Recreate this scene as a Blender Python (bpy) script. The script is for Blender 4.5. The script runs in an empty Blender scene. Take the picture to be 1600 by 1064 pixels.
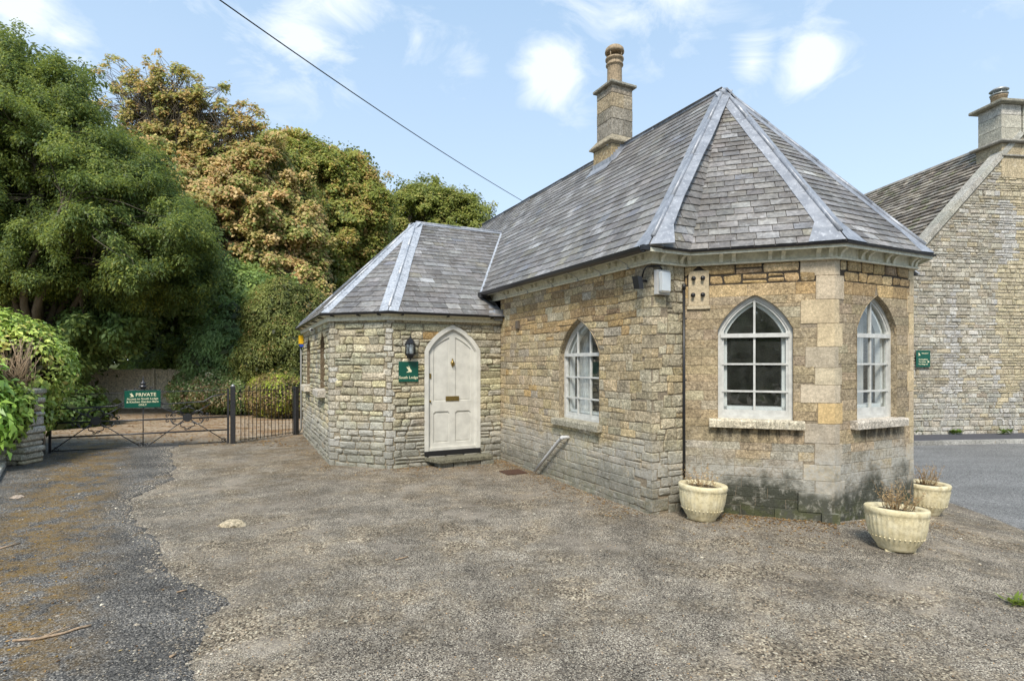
import bpy, bmesh, math, random
import numpy as np
from mathutils import Vector, Matrix
from mathutils import noise as mnoise
R = math.radians
rnd = random.Random(7)
sc = bpy.context.scene
col = sc.collection

# ------------------------------------------------------------------ camera
cam_d = bpy.data.cameras.new("camera")
cam = bpy.data.objects.new("camera", cam_d)
col.objects.link(cam)
cam.location = (0, 0, 1.7)
cam.rotation_euler = (R(90), 0, 0)
cam_d.sensor_width = 36
F = 861.0; HY = 566.7; CH = 1.7
cam_d.lens = F / 1600 * 36
cam_d.shift_y = (HY - 532) / 1600
cam_d.clip_end = 5000
sc.camera = cam

# ------------------------------------------------------------------ sky, sun, exposure
SUN_DIR = Vector((-0.14, -0.62, 0.76)).normalized()
elev = math.asin(SUN_DIR.z); azim = math.atan2(SUN_DIR.x, SUN_DIR.y)
world = bpy.data.worlds.new("World"); sc.world = world; world.use_nodes = True
wn = world.node_tree.nodes; wl = world.node_tree.links
for n in list(wn): wn.remove(n)
wo = wn.new("ShaderNodeOutputWorld"); bg = wn.new("ShaderNodeBackground")
sky = wn.new("ShaderNodeTexSky"); sky.sky_type = 'NISHITA'; sky.sun_disc = False
sky.sun_elevation = elev; sky.sun_rotation = azim
sky.air_density = 1.0; sky.dust_density = 1.0; sky.ozone_density = 1.6
tc = wn.new("ShaderNodeTexCoord")
def wmath(op, a, b=None, clamp=False):
    n = wn.new("ShaderNodeMath"); n.operation = op; n.use_clamp = clamp
    for i, v in enumerate((a, b)):
        if v is None: continue
        if isinstance(v, (int, float)): n.inputs[i].default_value = v
        else: wl.new(v, n.inputs[i])
    return n.outputs[0]
nz = wn.new("ShaderNodeTexNoise"); nz.inputs['Scale'].default_value = 7.0; nz.inputs['Detail'].default_value = 9; nz.inputs['Roughness'].default_value = .62; nz.inputs['Distortion'].default_value = .6
mp = wn.new("ShaderNodeMapping"); mp.inputs['Scale'].default_value = (1, 1, 1.8)
wl.new(tc.outputs['Generated'], mp.inputs['Vector']); wl.new(mp.outputs[0], nz.inputs['Vector'])
nzv = wmath('MULTIPLY', wmath('SUBTRACT', nz.outputs['Fac'], .40), 3.2, True)
# small fair-weather clouds, each at its own bearing and height
cl = None
for (cx, cy, r, s) in ((20, 15, .08, .8), (100, 60, .05, .7), (470, 25, .15, .9), (655, 60, .07, .6), (735, 95, .06, .6), (865, 115, .085, 1.0),
                       (1175, 100, .06, .9), (1270, 95, .075, 1.0), (1412, 150, .045, .45), (300, -10, .10, .6), (1000, -60, .18, .8),
                       (20, -220, .2, .6), (1500, -160, .2, .6), (600, -330, .22, .7), (1300, -400, .25, .7)):
    d = Vector(((cx - 800) / F, 1, (HY - cy) / F)).normalized()
    vm = wn.new("ShaderNodeVectorMath"); vm.operation = 'DISTANCE'
    wl.new(tc.outputs['Generated'], vm.inputs[0]); vm.inputs[1].default_value = d
    v = wmath('MULTIPLY', wmath('SUBTRACT', 1.0, wmath('DIVIDE', vm.outputs['Value'], r * 1.5), True), s)
    cl = v if cl is None else wmath('MAXIMUM', cl, v)
nz2 = wn.new("ShaderNodeTexNoise"); nz2.inputs['Scale'].default_value = 3.0; nz2.inputs['Detail'].default_value = 5
wl.new(mp.outputs[0], nz2.inputs['Vector'])
wide = wmath('MULTIPLY', wmath('SUBTRACT', nz2.outputs['Fac'], .52), 2.0, True)
clf = wmath('MULTIPLY', wmath('SUBTRACT', wmath('ADD', wmath('MULTIPLY', cl, 1.0), wmath('MULTIPLY', nz.outputs['Fac'], 1.9)), 1.36), wmath('MULTIPLY', cl, 3.4), True)
clf = wmath('ADD', clf, wmath('MULTIPLY', wide, .04), True)
mixh = wn.new("ShaderNodeMix"); mixh.data_type = 'RGBA'       # thin high cirrus veil everywhere
mixh.inputs[0].default_value = .62
wl.new(sky.outputs[0], mixh.inputs[6]); 
sepz = wn.new("ShaderNodeSeparateXYZ"); wl.new(tc.outputs['Generated'], sepz.inputs[0])
hz = wmath('SUBTRACT', 1.0, wmath('DIVIDE', sepz.outputs[2], .55), True)
veil = wn.new("ShaderNodeMix"); veil.data_type = 'RGBA'; wl.new(hz, veil.inputs[0]); veil.inputs[6].default_value = (3.7, 5.2, 6.9, 1); veil.inputs[7].default_value = (6.0, 7.0, 7.9, 1)
wl.new(veil.outputs[2], mixh.inputs[7])
clf = wmath('MULTIPLY', clf, .72)
mixc = wn.new("ShaderNodeMix"); mixc.data_type = 'RGBA'
wl.new(clf, mixc.inputs[0]); wl.new(mixh.outputs[2], mixc.inputs[6]); mixc.inputs[7].default_value = (6.6, 6.9, 7.0, 1)
wl.new(mixc.outputs[2], bg.inputs[0]); bg.inputs[1].default_value = .109
wl.new(bg.outputs[0], wo.inputs[0])
sun_d = bpy.data.lights.new("sun", 'SUN'); sun_d.energy = 2.8; sun_d.angle = R(16); sun_d.color = (1, .93, .82)
sun = bpy.data.objects.new("sun", sun_d); col.objects.link(sun)
sun.rotation_euler = SUN_DIR.to_track_quat('Z', 'Y').to_euler()
sc.view_settings.view_transform = 'Standard'; sc.view_settings.look = 'None'
sc.view_settings.exposure = 0.68; sc.view_settings.gamma = 1.0; sc.view_settings.use_curve_mapping = False
sc.cycles.use_denoising = True
sc.cycles.max_bounces = 6; sc.cycles.diffuse_bounces = 3; sc.cycles.glossy_bounces = 3; sc.cycles.transparent_max_bounces = 8

# ------------------------------------------------------------------ helpers
def PX(x, y, d):
    """the point at distance d that the survey of the photograph gives for a pixel"""
    return Vector(((x - 800) / F * d, d, CH - (y - HY) / F * d))
def GP(x, y, z=0.0):
    d = (CH - z) * F / (y - HY)
    return Vector(((x - 800) / F * d, d, z))
def tag(o, label=None, cat=None, group=None, kind=None):
    if label: o['label'] = label
    if cat: o['category'] = cat
    if group: o['group'] = group
    if kind: o['kind'] = kind
    return o
def empty(name, loc=(0, 0, 0), rz=0, label=None, cat=None, group=None):
    o = bpy.data.objects.new(name, None); col.objects.link(o)
    o.location = loc; o.rotation_euler = (0, 0, rz); o.empty_display_size = .1
    return tag(o, label, cat, group)
def link(name, me, mat, parent=None, loc=(0, 0, 0)):
    o = bpy.data.objects.new(name, me); col.objects.link(o)
    if parent: o.parent = parent
    o.location = loc
    if mat is not None and not me.materials: me.materials.append(mat)
    return o
class MB:
    def __init__(s): s.v = []; s.f = []; s.c = []; s.smooth = []
    def add(s, verts, faces, colr=(1, 1, 1), sm=False):
        b = len(s.v); s.v += [tuple(v) for v in verts]; s.f += [[b + i for i in f] for f in faces]
        s.c += [colr] * len(verts); s.smooth += [sm] * len(faces)
    def quad(s, a, b, c, d, colr=(1, 1, 1)): s.add([a, b, c, d], [[0, 1, 2, 3]], colr)
    def obox(s, o, x, y, z, colr=(1, 1, 1)):
        """box from corner o with edge vectors x y z"""
        o = Vector(o); x = Vector(x); y = Vector(y); z = Vector(z)
        if x.cross(y).dot(z) < 0: o = o + x; x = -x
        P = [o, o + x, o + x + y, o + y, o + z, o + x + z, o + x + y + z, o + y + z]
        s.add(P, [[3, 2, 1, 0], [4, 5, 6, 7], [0, 1, 5, 4], [1, 2, 6, 5], [2, 3, 7, 6], [3, 0, 4, 7]], colr)
    def box(s, x0, x1, y0, y1, z0, z1, colr=(1, 1, 1)):
        s.obox((x0, y0, z0), (x1 - x0, 0, 0), (0, y1 - y0, 0), (0, 0, z1 - z0), colr)
    def tube(s, pts, r, n=6, cap=True, colr=(1, 1, 1)):
        pts = [Vector(p) for p in pts]
        rs = r if isinstance(r, (list, tuple)) else [r] * len(pts)
        vs = []; up = None
        for i, p in enumerate(pts):
            t = (pts[min(i + 1, len(pts) - 1)] - pts[max(i - 1, 0)])
            if t.length < 1e-9: t = Vector((0, 0, 1))
            t.normalize()
            if up is None: up = t.orthogonal().normalized()
            up = (up - t * up.dot(t))
            if up.length < 1e-6: up = t.orthogonal()
            up.normalize(); w = t.cross(up)
            for k in range(n):
                a = 2 * math.pi * k / n
                vs.append(p + (up * math.cos(a) + w * math.sin(a)) * rs[i])
        fs = []
        for i in range(len(pts) - 1):
            for k in range(n):
                fs.append([i * n + k, i * n + (k + 1) % n, (i + 1) * n + (k + 1) % n, (i + 1) * n + k])
        if cap: fs += [list(range(n))[::-1], [(len(pts) - 1) * n + k for k in range(n)]]
        s.add(vs, fs, colr, True)
    def lathe(s, c, prof, n=24, colr=(1, 1, 1), sm=True, cap=True, mod=None):
        c = Vector(c); vs = []; fs = []
        for i, (r, z) in enumerate(prof):
            for k in range(n):
                a = 2 * math.pi * k / n; rr = r * (mod(a, i) if mod else 1)
                vs.append(c + Vector((rr * math.cos(a), rr * math.sin(a), z)))
        for i in range(len(prof) - 1):
            for k in range(n):
                fs.append([i * n + k, i * n + (k + 1) % n, (i + 1) * n + (k + 1) % n, (i + 1) * n + k])
        if cap: fs += [list(range(n))[::-1], [(len(prof) - 1) * n + k for k in range(n)]]
        s.add(vs, fs, colr, sm)
    def prism(s, poly, d, colr=(1, 1, 1)):
        """poly: list of 3D points, extruded by d"""
        n = len(poly); d = Vector(d); P = [Vector(p) for p in poly]
        nn = Vector((0, 0, 0))
        for i in range(n): nn += P[i].cross(P[(i + 1) % n])
        if nn.dot(d) < 0: P = P[::-1]
        vs = P + [p + d for p in P]
        fs = [list(range(n))[::-1], [n + i for i in range(n)]]
        for i in range(n): fs.append([i, (i + 1) % n, n + (i + 1) % n, n + i])
        s.add(vs, fs, colr)
    def build(s, name, mat, parent=None, center=False, kind=None, colors=True):
        me = bpy.data.meshes.new(name)
        v = np.array(s.v, dtype=np.float64).reshape(-1, 3); loc = np.zeros(3)
        if center and len(v): loc = (v.min(0) + v.max(0)) / 2; v = v - loc
        me.from_pydata(v.tolist(), [], s.f)
        me.polygons.foreach_set('use_smooth', s.smooth)
        if colors:
            at = me.color_attributes.new('col', 'FLOAT_COLOR', 'POINT')
            c = np.ones((len(s.v), 4), dtype=np.float32); c[:, :3] = np.array(s.c, dtype=np.float32)
            at.data.foreach_set('color', c.ravel())
        me.update()
        o = link(name, me, mat, parent, tuple(loc))
        if kind: o['kind'] = kind
        return o

# ------------------------------------------------------------------ materials
class NT:
    def __init__(s, name):
        s.m = bpy.data.materials.new(name); s.m.use_nodes = True
        s.t = s.m.node_tree; s.n = s.t.nodes; s.l = s.t.links
        s.b = s.n['Principled BSDF']; s.out = s.n['Material Output']
        s.b.inputs['Specular IOR Level'].default_value = .3
    def put(s, sock, v):
        if isinstance(v, (int, float)): sock.default_value = v
        elif isinstance(v, (tuple, list)): sock.default_value = tuple(v) + ((1,) if len(v) == 3 and sock.type == 'RGBA' else ())
        else: s.l.new(v, sock)
    def attr(s, name='col'): n = s.n.new('ShaderNodeAttribute'); n.attribute_name = name; return n.outputs['Color']
    def pos(s): return s.n.new('ShaderNodeNewGeometry').outputs['Position']
    def xyz(s, v): n = s.n.new('ShaderNodeSeparateXYZ'); s.l.new(v, n.inputs[0]); return n.outputs
    def mapv(s, v, scale=(1, 1, 1), rot=(0, 0, 0)):
        n = s.n.new('ShaderNodeMapping'); s.l.new(v, n.inputs[0]); n.inputs['Scale'].default_value = scale; n.inputs['Rotation'].default_value = rot; return n.outputs[0]
    def noise(s, vec, scale, detail=4, rough=.55, dist=0):
        n = s.n.new('ShaderNodeTexNoise'); s.l.new(vec, n.inputs['Vector']); n.inputs['Scale'].default_value = scale
        n.inputs['Detail'].default_value = detail; n.inputs['Roughness'].default_value = rough; n.inputs['Distortion'].default_value = dist
        return n.outputs['Fac']
    def vor(s, vec, scale, feat='F1', out='Distance'):
        n = s.n.new('ShaderNodeTexVoronoi'); s.l.new(vec, n.inputs['Vector']); n.inputs['Scale'].default_value = scale; n.feature = feat
        return n.outputs[out]
    def math(s, op, a, b=0.0, clamp=False):
        n = s.n.new('ShaderNodeMath'); n.operation = op; n.use_clamp = clamp
        s.put(n.inputs[0], a); s.put(n.inputs[1], b); return n.outputs[0]
    def ramp(s, f, lo, hi, a=0.0, b=1.0):
        n = s.n.new('ShaderNodeMapRange'); n.interpolation_type = 'SMOOTHSTEP'
        s.put(n.inputs[0], f); n.inputs[1].default_value = lo; n.inputs[2].default_value = hi; n.inputs[3].default_value = a; n.inputs[4].default_value = b
        return n.outputs[0]
    def mix(s, f, a, b, mode='MIX'):
        n = s.n.new('ShaderNodeMix'); n.data_type = 'RGBA'; n.blend_type = mode
        s.put(n.inputs[0], f); s.put(n.inputs[6], a); s.put(n.inputs[7], b); return n.outputs[2]
    def val(s, c, f):
        n = s.n.new('ShaderNodeHueSaturation'); s.put(n.inputs['Color'], c); s.put(n.inputs['Value'], f); return n.outputs[0]
    def bump(s, h, strength=.5, dist=.01):
        n = s.n.new('ShaderNodeBump'); s.put(n.inputs['Height'], h); n.inputs['Strength'].default_value = strength; n.inputs['Distance'].default_value = dist
        s.l.new(n.outputs[0], s.b.inputs['Normal']); return n
    def fin(s, color, rough=.85):
        s.put(s.b.inputs['Base Color'], color); s.put(s.b.inputs['Roughness'], rough); return s.m

def m_stone(name, damp=0.0, soft=1.0, white=.35, pits=.55, rust=.3, amp=1.0, drip=None):
    t = NT(name); p = t.pos(); c = t.attr()
    n1 = t.noise(p, 5, 5, .6); n2 = t.noise(p, 28, 5, .65); n3 = t.noise(p, 95, 3, .6)
    c = t.val(c, t.ramp(n2, .25, .75, 1 - .40 * amp, 1 + .38 * amp))
    c = t.val(c, t.ramp(n1, .3, .7, .84, 1.14))
    c = t.val(c, t.ramp(n3, .3, .7, 1 - .22 * amp, 1 + .2 * amp))
    c = t.val(c, t.ramp(t.noise(p, 52, 5, .75), .36, .66, 1 - .34 * amp, 1 + .30 * amp))
    c = t.mix(t.math('MULTIPLY', t.ramp(t.noise(p, 14, 6, .7), .56, .70), white), c, (.50, .48, .42))        # pale lichen
    c = t.mix(t.math('MULTIPLY', t.ramp(t.noise(p, 22, 6, .75), .60 - .10 * (pits > .6), .70), pits), c, (.10, .085, .06))      # dark pits
    c = t.mix(t.math('MULTIPLY', t.ramp(t.noise(p, 9, 5, .7), .62, .72), rust), c, (.42, .28, .12))          # rusty patches
    if damp:
        z = t.xyz(p)[2]; big = t.noise(p, 2.3, 4, .6)
        zz = t.math('ADD', z, t.math('MULTIPLY', big, -1.1))
        c = t.mix(t.math('MULTIPLY', t.ramp(zz, -.02, .30, 1, 0), t.ramp(n2, .35, .6, .35, .85)), c, (.43, .42, .38))   # grey lichened lower courses
        dk = t.math('MULTIPLY', t.ramp(zz, -.32, .02, 1, 0), t.ramp(t.noise(p, 10, 6, .75), .36, .50, .45, 1))
        c = t.mix(t.math('MULTIPLY', dk, damp), c, (.040, .044, .030))
        gr = t.math('MULTIPLY', t.ramp(z, .02, .28, 1, 0), t.ramp(t.noise(p, 7, 4, .6), .45, .6))
        c = t.mix(t.math('MULTIPLY', gr, .6 * damp), c, (.085, .095, .030))
    for (o_, d_, s0, s1, z0, z1) in (drip or []):     # black run-off below a sill, on one wall only
        sb = t.n.new('ShaderNodeVectorMath'); sb.operation = 'SUBTRACT'; t.l.new(p, sb.inputs[0]); sb.inputs[1].default_value = o_
        def dot(v):
            q = t.n.new('ShaderNodeVectorMath'); q.operation = 'DOT_PRODUCT'; t.l.new(sb.outputs[0], q.inputs[0]); q.inputs[1].default_value = v; return q.outputs['Value']
        s_ = dot(d_); n_ = dot((d_[1], -d_[0], 0)); zz_ = t.xyz(p)[2]
        k = t.math('MULTIPLY', t.ramp(s_, s0, s0 + .04), t.ramp(s_, s1 - .04, s1, 1, 0)); k = t.math('MULTIPLY', k, t.ramp(t.math('ABSOLUTE', n_), .05, .08, 1, 0))
        k = t.math('MULTIPLY', k, t.math('MULTIPLY', t.ramp(zz_, z0, z1), t.ramp(zz_, z1 + .03, z1 + .035, 1, 0)))
        k = t.math('MULTIPLY', k, t.ramp(t.noise(t.mapv(p, (1, 1, .25)), 13, 4, .6), .42, .54))
        c = t.mix(t.math('MULTIPLY', k, .85), c, (.055, .048, .035))
    h = t.math('ADD', t.math('MULTIPLY', t.noise(p, 35, 6, .7), 1.0), t.math('MULTIPLY', t.noise(p, 9, 3), .9))
    t.bump(h, .9 * soft, .022)
    return t.fin(c, .92)
def m_simple(name, c, rough=.6, bump=0, scale=40, metal=0, var=.12, spec=.4):
    t = NT(name); p = t.pos()
    cc = t.val(c if not isinstance(c, tuple) else t.mix(0.0, c, c), t.ramp(t.noise(p, scale, 4), .3, .7, 1 - var, 1 + var))
    t.b.inputs['Metallic'].default_value = metal; t.b.inputs['Specular IOR Level'].default_value = spec
    if bump: t.bump(t.noise(p, scale * 2, 4), bump, .005)
    return t.fin(cc, rough)
M = {}
M['stone_annex'] = m_stone('stone_annex', damp=.35, white=.45)
M['stone_long'] = m_stone('stone_long', damp=.45, white=.40)
M['stone_front'] = m_stone('stone_front', damp=.95, soft=.8, white=.22, rust=.2, amp=.9, drip=[((1.985, 6.36, 0), (.947, -.3207, 0), .30, 1.22, .74, .96), ((3.432, 5.871, 0), (.8965, .443, 0), .30, 1.20, .76, .96)])
M['stone_rough'] = m_stone('stone_rough', damp=0, white=.55)
M['chimney_stone'] = m_stone('chimney_stone', damp=0, white=.5, pits=.85)
M['ashlar'] = m_stone('ashlar', damp=.9, soft=.35, white=.10, pits=.25, rust=.06, amp=.45)
def m_mortar(name, c):
    t = NT(name); p = t.pos()
    cc = t.val(t.mix(t.noise(p, 12, 5), c, tuple(x * .62 for x in c)), t.ramp(t.noise(p, 60, 3), .3, .7, .7, 1.2))
    t.bump(t.noise(p, 60, 5), .8, .01)
    return t.fin(cc, .95)
M['mortar'] = m_mortar('mortar', (.34, .28, .20))
M['mortar_annex'] = m_mortar('mortar_annex', (.35, .30, .215))
M['mortar_barn'] = m_mortar('mortar_barn', (.30, .27, .21))
def m_slate(name, warm=0):
    t = NT(name); p = t.pos(); c = t.attr()
    n2 = t.noise(p, 22, 5, .65); n1 = t.noise(p, 3.0, 5, .65)
    c = t.val(c, t.ramp(n2, .3, .7, .74, 1.28))
    c = t.val(c, t.ramp(t.noise(t.mapv(p, (1, 1, .5)), 1.6, 5, .65), .36, .62, .82, 1.22))
    c = t.mix(t.math('MULTIPLY', t.ramp(n1, .48, .62), .55), c, (.115, .10, .086))
    c = t.mix(t.math('MULTIPLY', t.ramp(t.noise(p, 9, 6, .78), .54, .68), .55), c, (.42, .42, .41))
    c = t.mix(t.math('MULTIPLY', t.ramp(t.noise(p, 45, 3, .7), .66, .72), .5), c, (.34, .33, .16))
    t.bump(t.math('ADD', t.noise(p, 40, 5, .7), t.noise(p, 8, 3)), .4, .01)
    t.b.inputs['Specular IOR Level'].default_value = .5
    return t.fin(c, t.ramp(n2, .3, .7, .42, .68))
M['slate'] = m_slate('slate')
M['barn_tile'] = m_slate('barn_tile')
def m_lead(name='lead', c0=(.235, .25, .28), c1=(.35, .365, .395), lo=.52, wf=.55):
    t = NT(name); p = t.pos()
    c = t.mix(t.ramp(t.noise(p, 6, 6, .65), .35, .65), c0, c1)
    c = t.mix(t.math('MULTIPLY', t.ramp(t.noise(t.mapv(p, (1, 1, .25)), 24, 5, .7), lo, lo + .16), wf), c, (.58, .60, .63))
    t.b.inputs['Metallic'].default_value = .25
    t.bump(t.noise(p, 9, 4), .35, .02)
    return t.fin(c, .48)
M['lead'] = m_lead()
M['lead_white'] = m_lead('weathered_lead', (.30, .32, .35), (.44, .46, .49), .44, .85)
M['black'] = m_simple('black_paint', (.018, .018, .02), .35, .1, 30)
M['iron'] = m_simple('iron', (.040, .040, .043), .33, .2, 60, .3, .3, .7)
M['gutter'] = m_simple('black_gutter', (.02, .02, .023), .3, .05, 20)
M['timber'] = m_simple('stone_green_paint', (.66, .645, .52), .55, .15, 25, 0, .14)
M['frame'] = m_simple('pale_grey_paint', (.55, .55, .52), .45, .1, 15, 0, .12)
M['white'] = m_simple('white_paint', (.78, .79, .79), .45, .05, 40, 0, .05)
M['door'] = m_simple('cream_door_paint', (.62, .61, .555), .42, .08, 7, 0, .09)
M['brass'] = m_simple('brass', (.30, .22, .08), .38, .1, 60, .8, .2)
M['sill'] = m_stone('sill_stone', 0, .5, .5)
M['galv'] = m_simple('galvanised', (.42, .43, .42), .45, .1, 50, .5, .15)
M['grey_plastic'] = m_simple('grey_plastic', (.50, .50, .49), .5, 0, 20, 0, .06)
M['yellow'] = m_simple('yellow_plastic', (.80, .48, .02), .4, 0, 20, 0, .05)
M['blue'] = m_simple('blue_plastic', (.02, .06, .30), .4, 0, 20, 0, .05)
M['sign_green'] = m_simple('sign_green', (.006, .085, .055), .35, 0, 20, 0, .06)
M['cream'] = m_simple('cream_lettering', (.78, .74, .50), .5, 0, 20, 0, .02)
M['terracotta'] = m_simple('weathered_terracotta', (.33, .25, .16), .8, .5, 30, 0, .35)
M['curtain'] = m_simple('curtain_cloth', (.74, .75, .76), .9, 0, 20, 0, .05)
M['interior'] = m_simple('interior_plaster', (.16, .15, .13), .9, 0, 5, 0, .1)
M['rust'] = m_simple('rusty_iron', (.085, .045, .030), .8, .5, 60, .2, .4)
M['soil'] = m_simple('dry_soil', (.10, .075, .048), .95, 1, 50, 0, .4)
def m_glass(name='glass', thru=.35):
    t = NT(name)
    g = t.n.new('ShaderNodeBsdfGlossy'); g.inputs['Roughness'].default_value = .015; g.inputs['Color'].default_value = (.95, .97, 1, 1)
    tr = t.n.new('ShaderNodeBsdfTransparent'); tr.inputs[0].default_value = (.93, .96, .95, 1)
    ge = t.n.new('ShaderNodeNewGeometry'); dt = t.n.new('ShaderNodeVectorMath'); dt.operation = 'DOT_PRODUCT'
    t.l.new(ge.outputs['Normal'], dt.inputs[0]); t.l.new(ge.outputs['Incoming'], dt.inputs[1])
    f = t.math('POWER', t.math('SUBTRACT', 1.0, t.math('ABSOLUTE', dt.outputs['Value'])), 4.0)      # two-sided Schlick reflectance of a double surface
    f = t.math('ADD', t.math('MULTIPLY', f, .88), .12, True)
    df = t.n.new('ShaderNodeBsdfDiffuse'); df.inputs[0].default_value = (.50, .53, .47, 1); md = t.n.new('ShaderNodeMixShader')      # pale diffuse film standing in for reflected light missing from black panes
    t.l.new(t.ramp(t.noise(t.pos(), 7, 5, .7), .3, .7, .02, .075), md.inputs[0]); t.l.new(tr.outputs[0], md.inputs[1]); t.l.new(df.outputs[0], md.inputs[2])
    ms = t.n.new('ShaderNodeMixShader'); t.l.new(f, ms.inputs[0]); t.l.new(md.outputs[0], ms.inputs[1]); t.l.new(g.outputs[0], ms.inputs[2])
    b = t.n.new('ShaderNodeBump'); b.inputs['Strength'].default_value = .03; b.inputs['Distance'].default_value = .02
    t.l.new(t.noise(t.pos(), 6, 2), b.inputs['Height']); t.l.new(b.outputs[0], g.inputs['Normal'])
    t.l.new(ms.outputs[0], t.out.inputs[0])
    return t.m
M['glass'] = m_glass()
def m_frost():
    t = NT('frosted_lens'); t.b.inputs['Transmission Weight'].default_value = .35
    return t.fin((.62, .65, .66), .3)
M['frost'] = m_frost()
def m_pot():
    t = NT('painted_pot'); p = t.pos(); z = t.xyz(p)[2]
    c = t.mix(t.ramp(t.noise(p, 10, 5, .6), .35, .7), (.70, .61, .38), (.74, .67, .47))
    dirt = t.math('MULTIPLY', t.ramp(t.noise(p, 18, 6, .75), .42, .66), .55)
    c = t.mix(dirt, c, (.34, .28, .15))
    c = t.mix(t.math('MULTIPLY', t.ramp(t.noise(t.mapv(p, (1, 1, .2)), 40, 5, .7), .62, .72), .5), c, (.22, .17, .09))
    t.bump(t.noise(p, 60, 4), .25, .004)
    return t.fin(c, .6)
M['pot'] = m_pot()
def m_leaf(name, trans=.35, rough=.5, spec=.35):
    t = NT(name); c = t.attr(); p = t.pos()
    c = t.val(c, t.ramp(t.noise(p, 3.5, 3), .3, .7, .8, 1.2))
    t.fin(c, rough); t.b.inputs['Specular IOR Level'].default_value = spec
    tr = t.n.new('ShaderNodeBsdfTranslucent'); t.put(tr.inputs[0], t.mix(.35, c, (.35, .40, .05), 'MIX') if trans > .3 else c)
    ms = t.n.new('ShaderNodeMixShader'); ms.inputs[0].default_value = trans
    t.l.new(t.b.outputs[0], ms.inputs[1]); t.l.new(tr.outputs[0], ms.inputs[2]); t.l.new(ms.outputs[0], t.out.inputs[0])
    return t.m
M['leaf'] = m_leaf('leaf', .46)
M['leaf_gloss'] = m_leaf('glossy_leaf', .25, .32, .5)
M['leaf_dry'] = m_leaf('dry_leaf', .2, .7, .2)
def m_bark():
    t = NT('bark'); p = t.pos()
    c = t.mix(t.noise(t.mapv(p, (1, 1, .3)), 14, 5), (.085, .065, .045), (.19, .165, .125))
    t.bump(t.noise(t.mapv(p, (1, 1, .3)), 30, 4), .8, .03)
    return t.fin(c, .9)
M['bark'] = m_bark()
M['twig'] = m_simple('twig', (.36, .26, .17), .8, .3, 40, 0, .3)
M['fence_wood'] = m_simple('weathered_board', (.66, .60, .46), .85, .6, 20, 0, .35)
def chips(t, p, c0, c1, c2, sc1=85):
    """aggregate: small chips of three tones with dark gaps; returns colour and height"""
    v = t.vor(p, sc1, 'F1', 'Color'); x = t.xyz(v)
    c = t.mix(t.ramp(x[0], .25, .75), c0, c1)
    c = t.mix(t.ramp(x[1], .80, .86), c, c2)
    c = t.mix(t.ramp(x[2], .74, .80), c, tuple(k * .28 for k in c0))
    d = t.vor(p, sc1, 'F1', 'Distance')
    c = t.mix(t.ramp(d, .3, .75, 0, .55), c, tuple(k * .36 for k in c0))
    return c, d
def m_gravel():
    t = NT('worn_gravel_tarmac'); p = t.pos(); X, Y, Z = t.xyz(p)[:3]
    ca, d = chips(t, p, (.205, .175, .138), (.41, .36, .285), (.60, .54, .43), 118)
    cb, d2 = chips(t, p, (.23, .185, .130), (.44, .36, .255), (.63, .55, .40), 74)
    big = t.noise(p, .7, 6, .62); mid = t.noise(p, 2.4, 5, .65)
    f = t.ramp(t.math('ADD', t.math('MULTIPLY', big, .6), t.math('MULTIPLY', mid, .5)), .50, .64)
    c = t.mix(f, ca, cb)
    c = t.val(c, t.ramp(t.noise(p, 5, 5, .65), .3, .7, .76, 1.22))
    c = t.val(c, t.ramp(t.noise(p, 1.3, 4, .6), .35, .62, .74, 1.12))
    c = t.mix(t.math('MULTIPLY', t.ramp(t.noise(p, 1.1, 7, .72), .54, .66), .55), c, (.40, .35, .285))     # dusty patches
    # brown leaf mould and moss gathered near the lodge wall and beyond the gate
    far = t.math('MULTIPLY', t.ramp(Y, 6.5, 9.5), t.ramp(t.noise(p, 1.9, 5, .65), .42, .62, .10, .85))
    c = t.mix(t.math('MULTIPLY', t.ramp(t.noise(p, .55, 5, .6), .52, .62), .35), c, (.165, .140, .11))
    c = t.mix(t.math('MULTIPLY', far, .38), c, t.mix(t.noise(p, 30, 4), (.085, .055, .025), (.25, .165, .075)))
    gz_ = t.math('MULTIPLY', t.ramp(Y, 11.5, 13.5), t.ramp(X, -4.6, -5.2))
    lit = t.mix(t.noise(p, 9, 6, .7), (.34, .24, .15), (.55, .45, .33))  # tan ground past the gate, its sunlight put into the colour
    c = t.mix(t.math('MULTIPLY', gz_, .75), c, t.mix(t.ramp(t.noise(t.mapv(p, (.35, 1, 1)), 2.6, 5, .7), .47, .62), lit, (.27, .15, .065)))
    c = t.mix(t.ramp(Y, 24, 30), c, (.05, .085, .02))
    t.bump(t.math('ADD', t.math('MULTIPLY', d, -1.0), t.math('MULTIPLY', t.noise(p, 6, 4), 3)), .85, .008)
    return t.fin(c, .92)
M['gravel'] = m_gravel()
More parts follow.
